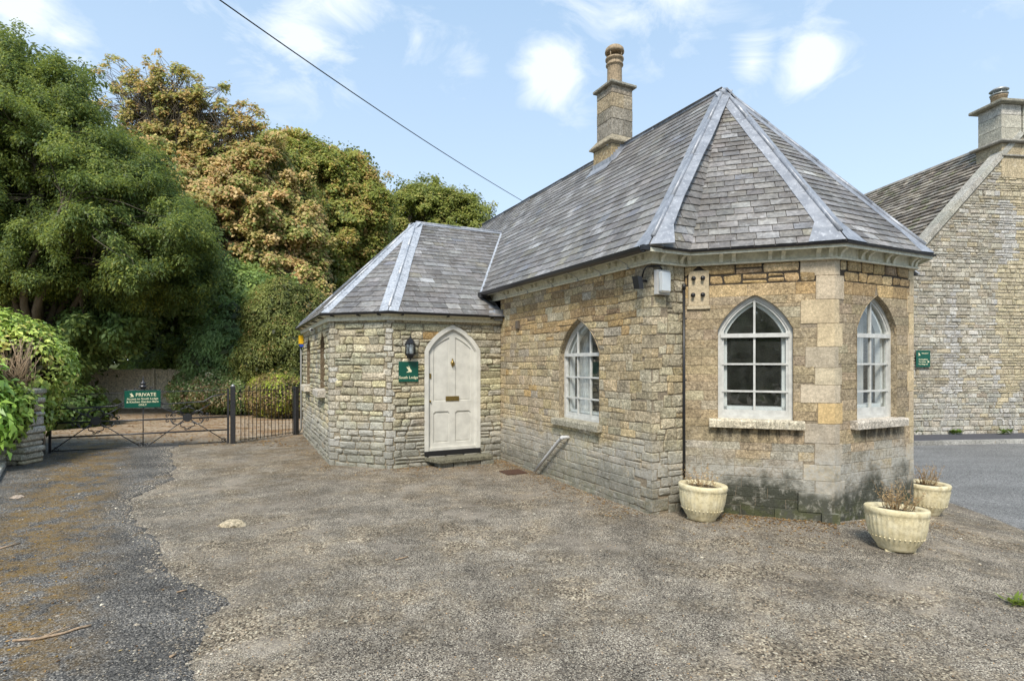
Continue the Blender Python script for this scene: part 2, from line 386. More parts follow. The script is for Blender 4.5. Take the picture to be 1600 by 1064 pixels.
def m_tarmac():
    t = NT('old_tarmac'); p = t.pos(); X, Y, Z = t.xyz(p)[:3]
    c, d = chips(t, p, (.088, .083, .076), (.180, .170, .155), (.36, .33, .28), 118)
    c = t.val(c, t.ramp(t.noise(p, 1.8, 6, .65), .35, .65, .72, 1.28))
    line = t.math('ABSOLUTE', t.math('ADD', X, t.math('ADD', t.math('MULTIPLY', Y, .66), 1.05)))
    near = t.ramp(line, .15, 1.0, 1, 0)
    moss = t.math('MULTIPLY', near, t.ramp(t.noise(p, 3.2, 6, .72), .42, .56))
    moss = t.math('ADD', moss, t.math('MULTIPLY', t.ramp(t.noise(p, 1.2, 6, .7), .56, .66), .7), True)
    c = t.mix(t.math('MULTIPLY', moss, t.ramp(t.noise(p, 34, 4, .7), .36, .56, .15, .75)), c, t.mix(t.noise(p, 14, 3), (.15, .088, .018), (.26, .16, .042)))
    c = t.mix(t.math('MULTIPLY', t.ramp(t.noise(p, 2.6, 6, .7), .62, .72), .6), c, (.36, .31, .25))
    t.bump(t.math('MULTIPLY', d, -1), .6, .006)
    return t.fin(c, .85)
M['tarmac'] = m_tarmac()
def m_road():
    t = NT('road_asphalt'); p = t.pos()
    c, d = chips(t, p, (.20, .20, .195), (.29, .288, .28), (.38, .375, .36), 90)
    c = t.val(c, t.ramp(t.noise(t.mapv(p, (.25, 1, 1)), 2.2, 5, .6), .3, .7, .86, 1.14))
    t.bump(t.math('MULTIPLY', d, -1), .3, .004)
    return t.fin(c, .7)
M['road'] = m_road()
M['pavement'] = m_simple('pavement_asphalt', (.075, .075, .085), .85, .6, 60, 0, .25)
M['kerb'] = m_stone('kerb_stone', 0, .5, .3)

# ================================================================== ground
def sstep(x, a, b):
    t = min(1, max(0, (x - a) / (b - a))); return t * t * (3 - 2 * t)
def gz(x, y):
    return -.36 * sstep(x, 3.2, 7.4) * (1 if y > -50 else 1)
def gzn(x, y):
    near = max(0, 1 - abs(y) / 30)
    return gz(x, y) + near * (.012 * mnoise.noise(Vector((x * .9, y * .9, 0))) + .005 * mnoise.noise(Vector((x * 4, y * 4, 3))))
def warp(n, near, far):
    t = np.linspace(-1, 1, n); k = 6.0
    return np.sign(t) * (np.abs(t) * near + (far - near) * (np.exp(k * np.abs(t)) - 1) / (np.exp(k) - 1) * np.abs(t))
def sheet(name, xs, ys, zf, mat, kind='structure', colors=False):
    m = MB(); nx, ny = len(xs), len(ys)
    vs = []
    for y in ys:
        for x in xs: vs.append((x, y, zf(x, y)))
    fs = [[j * nx + i, j * nx + i + 1, (j + 1) * nx + i + 1, (j + 1) * nx + i] for j in range(ny - 1) for i in range(nx - 1)]
    m.add(vs, fs, sm=True)
    o = m.build(name, mat, colors=False); o['kind'] = kind
    return o
sheet('ground', warp(281, 22, 1800), warp(281, 22, 1800) + 4, gzn, M['gravel'])

# old tarmac drive: a thin worn overlay whose broken right edge shows the gravel beneath
edge = [(12.6, -7.1), (10.8, -6.7), (9.6, -5.9), (8.45, -5.18), (7.77, -4.89), (6.9, -4.75), (6.27, -4.33), (5.6, -3.75), (5.17, -3.30), (4.8, -3.05), (4.46, -2.79), (4.28, -2.5), (4.20, -2.34),
        (4.03, -2.06), (3.87, -1.99), (3.7, -2.03), (3.54, -1.95), (3.19, -1.82), (2.94, -1.71), (2.0, -1.5), (0, -1.4), (-3, -1.6)]
ey = [e[0] for e in edge][::-1]; ex = [e[1] for e in edge][::-1]
def drive_sheet():
    m = MB(); vs = []; fs = []
    ys = np.arange(-3, 11.6, .03); cols_ = 26
    for y in ys:
        xr = float(np.interp(y, ey, ex)) + .14 * mnoise.noise(Vector((y * 2.3, 1, 0))) + .07 * mnoise.noise(Vector((y * 7, 5, 0))) + .04 * mnoise.noise(Vector((y * 21, 8, 0)))
        xl = -14 if y < 8.6 else -14
        for k in range(cols_):
            x = xr + (xl - xr) * (k / (cols_ - 1)) ** 1.8
            h = .016 if k > 0 else -.006
            if k == 1: h = .012
            vs.append((x, y, gzn(x, y) + h))
    n = cols_
    for j in range(len(ys) - 1):
        for k in range(n - 1): fs.append([j * n + k, (j + 1) * n + k, (j + 1) * n + k + 1, j * n + k + 1])
    m.add(vs, fs, sm=True); o = m.build('tarmac_drive', M['tarmac'], colors=False); o['kind'] = 'structure'
drive_sheet()

def road_edge(y): return float(np.interp(y, [-10, 3, 5, 6.27, 7.08, 7.99, 9.5, 12], [5.6, 5.35, 5.5, 5.83, 6.08, 6.22, 6.3, 5.9]))
BG = Vector((.992, .124, 0)); BA = Vector((-.124, .992, 0))       # the barn's wall and ridge directions
B0 = Vector((12.36, 15.2, -.36))
def road_sheet():
    m = MB(); vs = []; fs = []; nx, ny = 60, 110
    for j in range(ny):
        r = j / (ny - 1)
        for i in range(nx):
            c = (i / (nx - 1)) ** 1.6
            y0 = -10 + r * 24.0
            x = road_edge(y0) + .06 * mnoise.noise(Vector((y0 * 2.2, 9, 0))) * (1 if i == 0 else 0) + c * 40
            y = y0 + max(0, r) ** 3 * (.125 * (x - 12.4))
            vs.append((x, y, gzn(x, y) + (.012 if i else -.003)))
    for j in range(ny - 1):
        for i in range(nx - 1): fs.append([j * nx + i, j * nx + i + 1, (j + 1) * nx + i + 1, (j + 1) * nx + i])
    m.add(vs, fs, sm=True); o = m.build('road', M['road'], colors=False); o['kind'] = 'structure'
road_sheet()
# pavement and kerb in front of the barn
m = MB(); o0 = B0 - BA * 1.15 - BG * 9; m.obox(o0 + Vector((0, 0, -.3)), BG * 40, BA * 1.35, (0, 0, .40)); o = m.build('pavement', M['pavement'], colors=False); o['kind'] = 'structure'
m = MB(); kroot = empty('road_kerb', tuple(B0 - BA * 1.27)); kroot['kind'] = 'structure'
for k in range(26):
    L = .9; s0 = -9 + k * L
    m = MB(); cc = .75 + .5 * rnd.random(); m.obox(B0 - BA * 1.27 + BG * (s0 + .004) + Vector((0, 0, -.25)) , BG * (L - .008), BA * .12, (0, 0, .362 + .006 * rnd.random()), (.34 * cc, .33 * cc, .30 * cc))
    o = m.build('kerb_stone', M['kerb'], kroot, center=True); o.location = Vector(o.location) - kroot.location

# ================================================================== lodge
TH = R(26.3); CT, ST = math.cos(TH), math.sin(TH); K1W = Vector((1.564, 6.152, 0))
lodge = empty('lodge', tuple(K1W), TH, 'stone lodge with slate roof, polygonal bay, arched windows and low wing with cream door', 'house')
def LW(p): return Vector((K1W.x + p[0] * CT - p[1] * ST, K1W.y + p[0] * ST + p[1] * CT, p[2]))
def pxsize(pts):
    q = []
    for p in pts:
        w = LW(p)
        if w.y < .5: return 0
        q.append((w.x / w.y * F, (w.z - CH) / w.y * F))
    a = 0
    for i in range(len(q)): a += q[i][0] * q[(i + 1) % len(q)][1] - q[(i + 1) % len(q)][0] * q[i][1]
    a *= .5
    if min(x for x, _ in q) > 800 or max(x for x, _ in q) < -800: return 0
    return a
class Wall:
    def __init__(s, p0, p1):
        s.p0 = Vector((p0[0], p0[1], 0)); d = Vector((p1[0] - p0[0], p1[1] - p0[1], 0)); s.L = d.length; s.d = d / s.L
        s.n = Vector((s.d.y, -s.d.x, 0))
    def P(s, a, z, o=0): q = s.p0 + s.d * a + s.n * o; return Vector((q.x, q.y, z))
class Opening:
    def __init__(s, c, hw, zb, zs, rise, sill=None, k=.10):
        s.c, s.hw, s.zb, s.zs, s.rise, s.sill = c, hw, zb, zs, rise, sill
        ch = math.hypot(hw, rise); nx, nz = rise / ch, hw / ch
        s.arc = []
        for i in range(11):
            t = i / 10; b = 4 * k * t * (1 - t) * ch
            s.arc.append((hw * (1 - t) + nx * b, rise * t + nz * b))
        m = max(a[0] for a in s.arc); s.arc = [(min(a[0], hw + .004), min(a[1], rise)) for a in s.arc]
    def half(s, z):
        if z <= s.zs: return s.hw
        if z >= s.zs + s.rise: return 0
        a = s.arc; y = z - s.zs
        for i in range(10):
            if a[i][1] <= y <= a[i + 1][1]:
                f = (y - a[i][1]) / max(1e-9, a[i + 1][1] - a[i][1]); return a[i][0] + (a[i + 1][0] - a[i][0]) * f
        return 0
    def top(s, x):
        x = abs(x - s.c)
        for i in range(10, 0, -1):
            if s.arc[i][0] <= x <= s.arc[i - 1][0]:
                f = (x - s.arc[i][0]) / max(1e-9, s.arc[i - 1][0] - s.arc[i][0]); return s.zs + s.arc[i][1] + (s.arc[i - 1][1] - s.arc[i][1]) * f
        return s.zs
    def outline(s, inset=0, zb=None):
        """closed convex outline (s,z), counter-clockwise from bottom-left... bottom-right first"""
        zb = s.zb if zb is None else zb
        pts = [(s.c - s.hw, zb), (s.c + s.hw, zb)] + [(s.c + a, s.zs + b) for a, b in s.arc] + [(s.c - a, s.zs + b) for a, b in s.arc[-2::-1]]
        out = []
        for p in pts:
            if not out or math.hypot(p[0] - out[-1][0], p[1] - out[-1][1]) > .004: out.append(p)
        if inset: out = inset_poly(out, inset)
        return out
def inset_poly(pts, w):
    n = len(pts); res = []
    for i in range(n):
        p0, p1, p2 = pts[i - 1], pts[i], pts[(i + 1) % n]
        d1 = (p1[0] - p0[0], p1[1] - p0[1]); d2 = (p2[0] - p1[0], p2[1] - p1[1])
        l1 = math.hypot(*d1); l2 = math.hypot(*d2); n1 = (-d1[1] / l1, d1[0] / l1); n2 = (-d2[1] / l2, d2[0] / l2)
        k = w / max(.3, 1 + n1[0] * n2[0] + n1[1] * n2[1])
        res.append((p1[0] + (n1[0] + n2[0]) * k, p1[1] + (n1[1] + n2[1]) * k))
    return res
def clip_poly(poly, a, b, c):
    """keep a*x+b*y<=c"""
    out = []; n = len(poly)
    for i in range(n):
        p, q = poly[i], poly[(i + 1) % n]; fp = a * p[0] + b * p[1] - c; fq = a * q[0] + b * q[1] - c
        if fp <= 0: out.append(p)
        if (fp < 0 < fq) or (fq < 0 < fp):
            t = fp / (fp - fq); out.append((p[0] + t * (q[0] - p[0]), p[1] + t * (q[1] - p[1])))
    return out
def clip_rect(poly, x0, x1, y0, y1):
    for a, b, c in ((-1, 0, -x0), (1, 0, x1), (0, -1, -y0), (0, 1, y1)):
        poly = clip_poly(poly, a, b, c)
        if len(poly) < 3: return []
    return poly

def wall_core(name, w, z0, z1, ops, mat, parent, depth=.16, off=0.0, tocol=(1, 1, 1)):
    m = MB()
    ss = {0.0, w.L}
    for o in ops:
        ss.add(o.c - o.hw); ss.add(o.c + o.hw); ss.add(o.c)
        for a, b in o.arc: ss.add(o.c + a); ss.add(o.c - a)
    ss = sorted(x for x in ss if -1e-6 <= x <= w.L + 1e-6)
    for a, b in zip(ss[:-1], ss[1:]):
        if b - a < 1e-5: continue
        mid = (a + b) / 2; op = next((o for o in ops if abs(mid - o.c) < o.hw), None)
        if op is None: m.quad(w.P(a, z0, off), w.P(b, z0, off), w.P(b, z1, off), w.P(a, z1, off))
        else:
            if op.zb > z0: m.quad(w.P(a, z0, off), w.P(b, z0, off), w.P(b, op.zb, off), w.P(a, op.zb, off))
            m.quad(w.P(a, op.top(a), off), w.P(b, op.top(b), off), w.P(b, z1, off), w.P(a, z1, off))
    ob = m.build(name, mat, parent, colors=True)
    return ob
def reveal(w, op, mat, parent, depth, front=.014, colr=(.3, .25, .17)):
    m = MB(); o = op.outline()
    n = len(o)
    for i in range(n):
        p, q = o[i], o[(i + 1) % n]
        m.quad(w.P(p[0], p[1], front), w.P(p[0], p[1], -depth), w.P(q[0], q[1], -depth), w.P(q[0], q[1], front), colr)
    return m.build('window_reveal', mat, parent)

ALLST = []     # (area, verts, faces, colour, mat key)
def stone_poly(w, pts, proud, bev, rough, colr, mat, r):
    """pts: 4 corners (s,z) ccw; rough: rounded octagon, else bevelled quad"""
    if rough > 0:
        o = []
        for i in range(4):
            p, q = pts[i], pts[(i + 1) % 4]; pm = pts[i - 1]
            def toward(a, b, dd):
                l = math.hypot(b[0] - a[0], b[1] - a[1]); k = min(.42, dd / max(l, 1e-6)); return (a[0] + (b[0] - a[0]) * k, a[1] + (b[1] - a[1]) * k)
            c1 = (.25 + .75 * r.random()) * rough; c2 = (.25 + .75 * r.random()) * rough
            o.append(toward(p, pm, c1)); o.append(toward(p, q, c2))
        o = [(x + r.uniform(-.2, .2) * rough * .5, z + r.uniform(-.2, .2) * rough * .5) for x, z in o]
    else: o = list(pts)
    n = len(o); cx = sum(p[0] for p in o) / n; cz = sum(p[1] for p in o) / n
    wd = max(p[0] for p in o) - min(p[0] for p in o); hd = max(p[1] for p in o) - min(p[1] for p in o)
    kx = max(.3, 1 - 2 * bev / max(wd, .02)); kz = max(.3, 1 - 2 * bev / max(hd, .02))
    vs = [w.P(x, z, -.012) for x, z in o] + [w.P(x, z, proud * .55) for x, z in o]
    tilt = r.uniform(-.3, .3) * proud; tl2 = r.uniform(-.3, .3) * proud
    vs += [w.P(cx + (x - cx) * kx, cz + (z - cz) * kz, proud + (r.uniform(-.25, .25) * proud if rough else 0) + tilt * (x - cx) / max(wd, .01) * 2 + tl2 * (z - cz) / max(hd, .01)) for x, z in o]
    fs = []
    for i in range(n):
        j = (i + 1) % n; fs.append([i, j, n + j, n + i]); fs.append([n + i, n + j, 2 * n + j, 2 * n + i])
    if rough:
        vs.append(w.P(cx, cz, proud * (1.05 + .35 * r.random()))); fs += [[2 * n + i, 2 * n + (i + 1) % n, 3 * n] for i in range(n)]
    else: fs.append([2 * n + i for i in range(n)])
    ALLST.append((pxsize([w.P(x, z, 0) for x, z in o]), vs, fs, colr, mat))

def courses(w, z0, z1, ops, hh, ll, proud, bev, rough, gap, colfn, mat, seed, s0f=None, s1f=None, amp=.006, snaps=(), big=0.0):
    r = random.Random(seed); z = z0
    snaps = sorted(list(snaps) + [z1])
    row = 0
    def wv(s, zz): return amp * mnoise.noise(Vector((s * 1.7, zz * 2.0, seed)))* 2 if z0 + .05 < zz < z1 - .05 and not any(abs(zz - q) < .012 for q in snaps) else 0
    while z < z1 - .02:
        h = r.uniform(*hh); nxt = next(q for q in snaps if q > z + .005)
        if z + h > nxt - hh[0] * .6: h = nxt - z
        zt = z + h; zm = z + h / 2
        a0 = s0f(zm) if s0f else 0.0; a1 = s1f(zm) if s1f else w.L
        segs = [((a0, a0), (a1, a1))]
        for o in ops:
            rng = None
            if o.sill and o.sill[2] - .001 <= zm <= o.sill[3] + .001: rng = ((o.sill[0], o.sill[0]), (o.sill[1], o.sill[1]))
            elif o.zb < zm and z < o.zs + o.rise - .015:
                hb = o.half(max(z, o.zb)); ht = o.half(zt)
                rng = ((o.c - hb, o.c - ht), (o.c + hb, o.c + ht))
            if rng:
                ns = []
                for (l, rr) in segs:
                    if rng[0][0] > l[0] and rng[1][0] < rr[0]: ns += [(l, rng[0]), (rng[1], rr)]
                    else: ns.append((l, rr))
                segs = ns
        for (l, rr) in segs:
            L = min(rr[0], rr[1]) - max(l[0], l[1])
            if L < .03: 
                if (rr[0] - l[0]) < .03 or (rr[1] - l[1]) < .02: continue
            cuts = []; c = max(l[0], l[1]) + r.uniform(*ll) * (.6 + .4 * r.random()); last = min(rr)
            while c < last - ll[0] * .7:
                cuts.append(c); c += r.uniform(*ll) * (1.6 if r.random() < big else 1)
            sk = .006 + rough * .5; bl = [l] + [(q + r.uniform(-sk, sk), q + r.uniform(-sk, sk)) for q in cuts] + [rr]
            for A, B in zip(bl[:-1], bl[1:]):
                g = gap * r.uniform(.6, 1.3) / 2
                jz = (lambda: r.uniform(-1, 1) * (.007 if rough else .001))
                p = [(A[0] + g, z + g + jz() + wv(A[0], z)), (B[0] - g, z + g + jz() + wv(B[0], z)), (B[1] - g, zt - g + jz() + wv(B[1], zt)), (A[1] + g, zt - g + jz() + wv(A[1], zt))]
                if (B[0] - A[0]) < .02 and (B[1] - A[1]) < .02: continue
                cm = (A[0] + B[0]) / 2
                if rough and h > .095 and r.random() < .12:      # a stone split into two thin ones
                    zz = z + h * r.uniform(.4, .6)
                    p1 = [p[0], p[1], (B[0] - g, zz - g), (A[0] + g, zz - g)]; p2 = [(A[0] + g, zz + g), (B[0] - g, zz + g), p[2], p[3]]
                    for q in (p1, p2): stone_poly(w, q, proud * r.uniform(.7, 1.2), bev, rough * .6, colfn(r, cm, zm), mat, r)
                else: stone_poly(w, p, proud * r.uniform(.6, 1.35), bev, rough, colfn(r, cm, zm), mat, r)
        z = zt; row += 1
def jitc(r, c, v=.14, h=.022):
    k = 1 + r.uniform(-v, v); return (max(.01, c[0] * k * (1 + r.uniform(-h, h))), max(.01, c[1] * k), max(.01, c[2] * k * (1 + r.uniform(-2 * h, 2 * h))))
def pick(r, tab):
    x = r.random() * sum(t[0] for t in tab)
    for wgt, c in tab:
        x -= wgt
        if x <= 0: return c
    return tab[-1][1]
C_ANNEX = [(5, (0.478, 0.433, 0.295)), (4, (0.427, 0.385, 0.266)), (2, (0.407, 0.385, 0.291)), (2, (0.528, 0.489, 0.349)), (.15, (0.458, 0.312, 0.125)), (.8, (0.356, 0.334, 0.257)), (.8, (0.468, 0.405, 0.247))]
C_LONG = [(4, (0.453, 0.363, 0.225)), (3, (0.485, 0.389, 0.229)), (2, (0.410, 0.337, 0.229)), (1.5, (0.506, 0.432, 0.293)), (.4, (0.463, 0.326, 0.157)), (.6, (0.388, 0.337, 0.254))]
C_LONGG = [(4, (0.424, 0.376, 0.261)), (3, (0.456, 0.402, 0.284)), (2, (0.373, 0.316, 0.215)), (1.5, (0.498, 0.438, 0.302)), (1.5, (0.436, 0.351, 0.206))]
C_PATCH = [(4, (0.560, 0.490, 0.304)), (3, (0.500, 0.420, 0.247)), (1, (0.600, 0.550, 0.399))]
C_FRONT = [(5, (0.368, 0.293, 0.191)), (4, (0.393, 0.313, 0.200)), (3, (0.352, 0.286, 0.191)), (.8, (0.440, 0.343, 0.200)), (.6, (0.408, 0.353, 0.248))]
C_TOP = [(4, (0.452, 0.320, 0.157)), (3, (0.389, 0.275, 0.142)), (2, (0.504, 0.380, 0.209)), (1, (0.294, 0.210, 0.123))]
C_QUOIN = [(4, (0.550, 0.442, 0.282)), (3, (0.493, 0.405, 0.278)), (2, (0.568, 0.479, 0.343)), (2, (0.445, 0.381, 0.288)), (1, (0.531, 0.391, 0.204))]
def col_annex(r, s, z): return jitc(r, pick(r, C_ANNEX), .20, .05)
def col_long(r, s, z):
    g = (s - 2.0) / 2.0 * .5 + (1.0 - z) * .40 + r.uniform(-.5, .4)
    if 1.75 < s < 2.85 and z < .80 and s > 1.9 - (.8 - z) * .3: return jitc(r, pick(r, C_PATCH), .1)
    if z > 2.1: return jitc(r, pick(r, C_TOP if r.random() < .6 else C_LONG), .15)
    return jitc(r, pick(r, C_LONGG if g > .45 else C_LONG), .16)
def col_front(r, s, z):
    if z > 2.50: return jitc(r, pick(r, C_TOP), .14)
    if z + .35 * mnoise.noise(Vector((s * 2, z * 2, 7))) + r.uniform(-.15, .15) < .62: return jitc(r, pick(r, [(2, (.37, .335, .26)), (2, (.34, .29, .21)), (1, (.42, .38, .30))]), .12)
    return jitc(r, pick(r, C_FRONT), .10, .03)

K = [(0, 0), (.47, 0), (1.55, -1.08), (3.01, -1.08), (4.09, 0), (4.56, 0)]
J = (0, 3.974); C1 = (-1.97, 3.974); C2 = (-2.77, 4.774); C3 = (-2.77, 9.14); C4 = (-1.97, 9.94)
BACK = 12.0
W_long = Wall(J, K[0]); W_ret = Wall(K[0], K[1]); W_A = Wall(K[1], K[2]); W_B = Wall(K[2], K[3]); W_C = Wall(K[3], K[4]); W_ret2 = Wall(K[4], K[5])
W_right = Wall(K[5], (4.56, BACK)); W_back = Wall((4.56, BACK), (0, BACK)); W_long2 = Wall((0, BACK), (0, 9.94))
W_R = Wall(C1, J); W_M = Wall(C2, C1); W_L = Wall(C3, C2); W_FM = Wall(C4, C3); W_F = Wall((0, 9.94), C4)
ZT = 2.81; ZA = 2.42
opL = Opening(2.489, .492, .91, 1.84, .45, (1.89, 3.04, .815, .91))
opA = Opening(.75, .383, 1.07, 2.07, .385, (.27, 1.24, .975, 1.07))
opB = Opening(.745, .372, 1.07, 2.07, .385, (.27, 1.22, .975, 1.07))
opC = Opening(.75, .383, 1.07, 2.07, .385, (.27, 1.24, .975, 1.07))
opD = Opening(1.072, .487, .17, 1.90, .424)
opW1 = Opening(3.50, .30, 1.22, 1.95, .33, (3.12, 3.88, 1.09, 1.22)); opW2 = Opening(1.25, .30, 1.22, 1.95, .33, (.87, 1.63, 1.09, 1.22))
# quoins: (z0,z1,len on the wall that ends here, len on the wall that starts here)
def quoin_set(r, z0, z1, hmin, hmax, la, lb):
    z = z0; k = 0; out = []
    while z < z1 - .05:
        h = r.uniform(hmin, hmax)
        if z + h > z1 - hmin * .7: h = z1 - z
        a = r.uniform(*la); b = r.uniform(*lb)
        if k % 2: a, b = a * .58, b * 1.0
        else: a, b = a * 1.0, b * .58
        out.append((z, z + h, a, b)); z += h; k += 1
    return out
QR = random.Random(5)
QK3 = quoin_set(QR, -.05, ZT, .17, .26, (.27, .33), (.12, .18)); QK4 = quoin_set(QR, -.25, ZT, .17, .26, (.10, .15), (.24, .30))
QK1 = quoin_set(QR, -.05, ZT, .075, .15, (.14, .30), (.10, .24)); QC1 = quoin_set(QR, -.05, ZA, .08, .13, (.06, .15), (.05, .11)); QC2 = quoin_set(QR, -.05, ZA, .08, .14, (.16, .26), (.14, .22))
def qf(Q, idx, L=None):
    def f(z):
        for q in Q:
            if q[0] <= z < q[1] + 1e-6: return (L - q[2]) if L is not None else q[3]
        return L if L is not None else 0.0
    return f
def build_quoins(Q, wa, wb, mat, cols, proud, gap, r, bev=.006, jit=0):
    """corner blocks that turn the corner between wall wa (ending) and wb (starting)"""
    for (z0, z1, la, lb) in Q:
        c = wa.P(wa.L, 0); a = wa.P(wa.L - la + gap / 2, 0); b = wb.P(lb - gap / 2, 0)
        m2 = (wa.n + wb.n); m2 = m2 / m2.dot(wa.n)
        def ring(o, z, sh=0):
            return [a + wa.n * o + wa.d * sh + Vector((0, 0, z)), c + m2 * o + Vector((0, 0, z)), b + wb.n * o - wb.d * sh + Vector((0, 0, z))]
        p = proud * r.uniform(.8, 1.2); g = gap / 2
        j = [Vector((0, 0, r.uniform(-jit, jit))) for _ in range(3)]
        r0 = ring(-.01, z0 + g); r1 = ring(p * .5, z0 + g); r2 = ring(p, z0 + g + bev, bev); r3 = ring(p, z1 - g - bev, bev); r4 = ring(p * .5, z1 - g); r5 = ring(-.01, z1 - g)
        if jit:
            e_ = m2 * r.uniform(0, .012); r2[1] = r2[1] - e_; r3[1] = r3[1] - e_
        vs = r0 + r1 + r2 + r3 + r4 + r5; fs = []
        for k in range(5):
            for i in range(2): fs.append([k * 3 + i, k * 3 + i + 1, (k + 1) * 3 + i + 1, (k + 1) * 3 + i])
        fs.append([0, 3, 6, 9, 12, 15]); fs.append([17, 14, 11, 8, 5, 2])
        cc = jitc(r, pick(r, cols), .08)
        m = MB(); m.add(vs, fs, cc); m.build('quoin', M[mat], lodge, center=True)

def core(w, z0, z1, ops, mat, name='wall'): 
    o = wall_core(name, w, z0, z1, ops, M[mat], lodge, off=0.0)
core(W_long, -.1, 2.93, [opL], 'mortar'); core(W_ret, -.1, 2.93, [], 'mortar'); core(W_A, -.2, 2.93, [opA], 'mortar'); core(W_B, -.4, 2.93, [opB], 'mortar')
core(W_C, -.5, 2.93, [opC], 'mortar'); core(W_ret2, -.5, 2.93, [], 'mortar'); core(W_right, -.5, 2.93, [], 'mortar'); core(W_back, -.5, 2.93, [], 'mortar'); core(W_long2, -.1, 2.93, [], 'mortar')
core(W_R, -.1, 2.47, [opD], 'mortar_annex'); core(W_M, -.1, 2.47, [], 'mortar_annex'); core(W_L, -.1, 2.47, [opW1, opW2], 'mortar_annex'); core(W_FM, -.1, 2.47, [], 'mortar_annex'); core(W_F, -.1, 2.47, [], 'mortar_annex')

courses(W_R, -.04, ZA, [opD], (.078, .135), (.13, .36), .024, .017, .030, .014, col_annex, 'stone_annex', 11, s0f=qf(QC1, 0), amp=.005, snaps=(.17,))
courses(W_M, -.04, ZA, [], (.078, .135), (.13, .38), .024, .017, .030, .014, col_annex, 'stone_annex', 12, s0f=qf(QC2, 0), s1f=qf(QC1, 0, W_M.L), amp=.005)
courses(W_L, -.04, ZA, [opW1, opW2], (.075, .14), (.14, .40), .022, .014, .026, .017, col_annex, 'stone_annex', 13, s1f=qf(QC2, 0, W_L.L), amp=.005, snaps=(1.09, 1.22))
courses(W_long, -.04, ZT, [opL], (.080, .150), (.11, .30), .010, .007, .012, .007, col_long, 'stone_long', 14, s1f=qf(QK1, 0, W_long.L), amp=.009, snaps=(.815, .91), big=.28)
courses(W_ret, -.04, ZT, [], (.08, .15), (.12, .26), .015, .010, .018, .010, lambda r, s, z: jitc(r, pick(r, C_LONGG), .15), 'stone_long', 15, s0f=qf(QK1, 0), amp=.006)
class PanelOp(Opening):
    pass
opP = Opening(.16, .115, 2.35, 2.75, .015, (.03, .29, 2.31, 2.35))
courses(W_A, -.10, 2.575, [opP, opA], (.085, .12), (.20, .52), .0045, .005, .0, .0035, col_front, 'stone_front', 16, s1f=qf(QK3, 0, W_A.L), amp=.002, snaps=(.975, 1.07, 2.31, 2.35))
courses(W_B, -.30, 2.575, [opB], (.085, .12), (.17, .42), .0045, .005, .0, .0035, col_front, 'stone_front', 17, s0f=qf(QK3, 0), s1f=qf(QK4, 0, W_B.L), amp=.002, snaps=(.975, 1.07))
DARKM = m_mortar('sooty_mortar', (.075, .060, .045)); M['sooty_mortar'] = DARKM
for w_, o_, q0, q1, sd_ in ((W_A, [opP], None, qf(QK3, 0, W_A.L), 26), (W_B, [], qf(QK3, 0), qf(QK4, 0, W_B.L), 27)):
    wall_core('wall', w_, 2.577, 2.93, [o for o in o_ if False], DARKM, lodge, off=.0015)
    courses(w_, 2.577, ZT, o_, (.085, .12), (.13, .30), .012, .012, .022, .020, lambda r, s, z: jitc(r, pick(r, C_TOP), .16), 'stone_front', sd_, s0f=q0, s1f=q1, amp=.004)
courses(W_C, -.45, ZT, [opC], (.095, .135), (.20, .52), .007, .006, .0, .006, col_front, 'stone_front', 18, s0f=qf(QK4, 0), amp=.002, snaps=(.975, 1.07))
courses(W_FM, -.04, ZA, [], (.1, .16), (.2, .5), .02, .014, .026, .017, col_annex, 'stone_annex', 21)
build_quoins(QK3, W_A, W_B, 'ashlar', C_QUOIN, .0075, .0035, QR, .003); build_quoins(QK4, W_B, W_C, 'ashlar', C_QUOIN, .0075, .0035, QR, .003)
build_quoins(QK1, W_long, W_ret, 'stone_long', C_LONGG + C_LONG, .012, .009, QR, .010, .006)
build_quoins(QC1, W_M, W_R, 'stone_annex', [(3, (.56, .54, .47)), (2, (.50, .47, .39)), (2.5, (.43, .39, .30))], .018, .016, QR, .010, .006)
build_quoins(QC2, W_L, W_M, 'stone_annex', [(1, (.54, .51, .44)), (5, (.43, .39, .30))], .018, .016, QR, .010, .006)
# hand out the 300 stones that show largest as parts; the rest of each wall is one mass of real stones
ALLST.sort(key=lambda t: -t[0])
for (ar, vs, fs, cc, mt) in ALLST[:300]:
    m = MB(); m.add(vs, fs, cc); m.build('stone', M[mt], lodge, center=True)
rest = {}
for (ar, vs, fs, cc, mt) in ALLST[300:]:
    rest.setdefault(mt, MB()).add(vs, fs, cc)
for mt, m in rest.items(): m.build('stonework', M[mt], lodge, kind='stuff')
# footing stones at the bay corner
m = MB()
for (w, a, b, z0, z1, o0) in ((W_A, 1.18, 1.50, .10, .30, .06), (W_A, .95, 1.50, -.1, .10, .05)):
    m.obox(w.P(a, z0, -.02), w.d * (b - a), w.n * o0, (0, 0, z1 - z0), (.40, .36, .27))
m.obox(W_A.P(1.40, -.1, -.02), W_A.d * .17, W_A.n * .09, (0, 0, .20), (.34, .33, .22))
m.build('footing_stone', M['ashlar'], lodge)

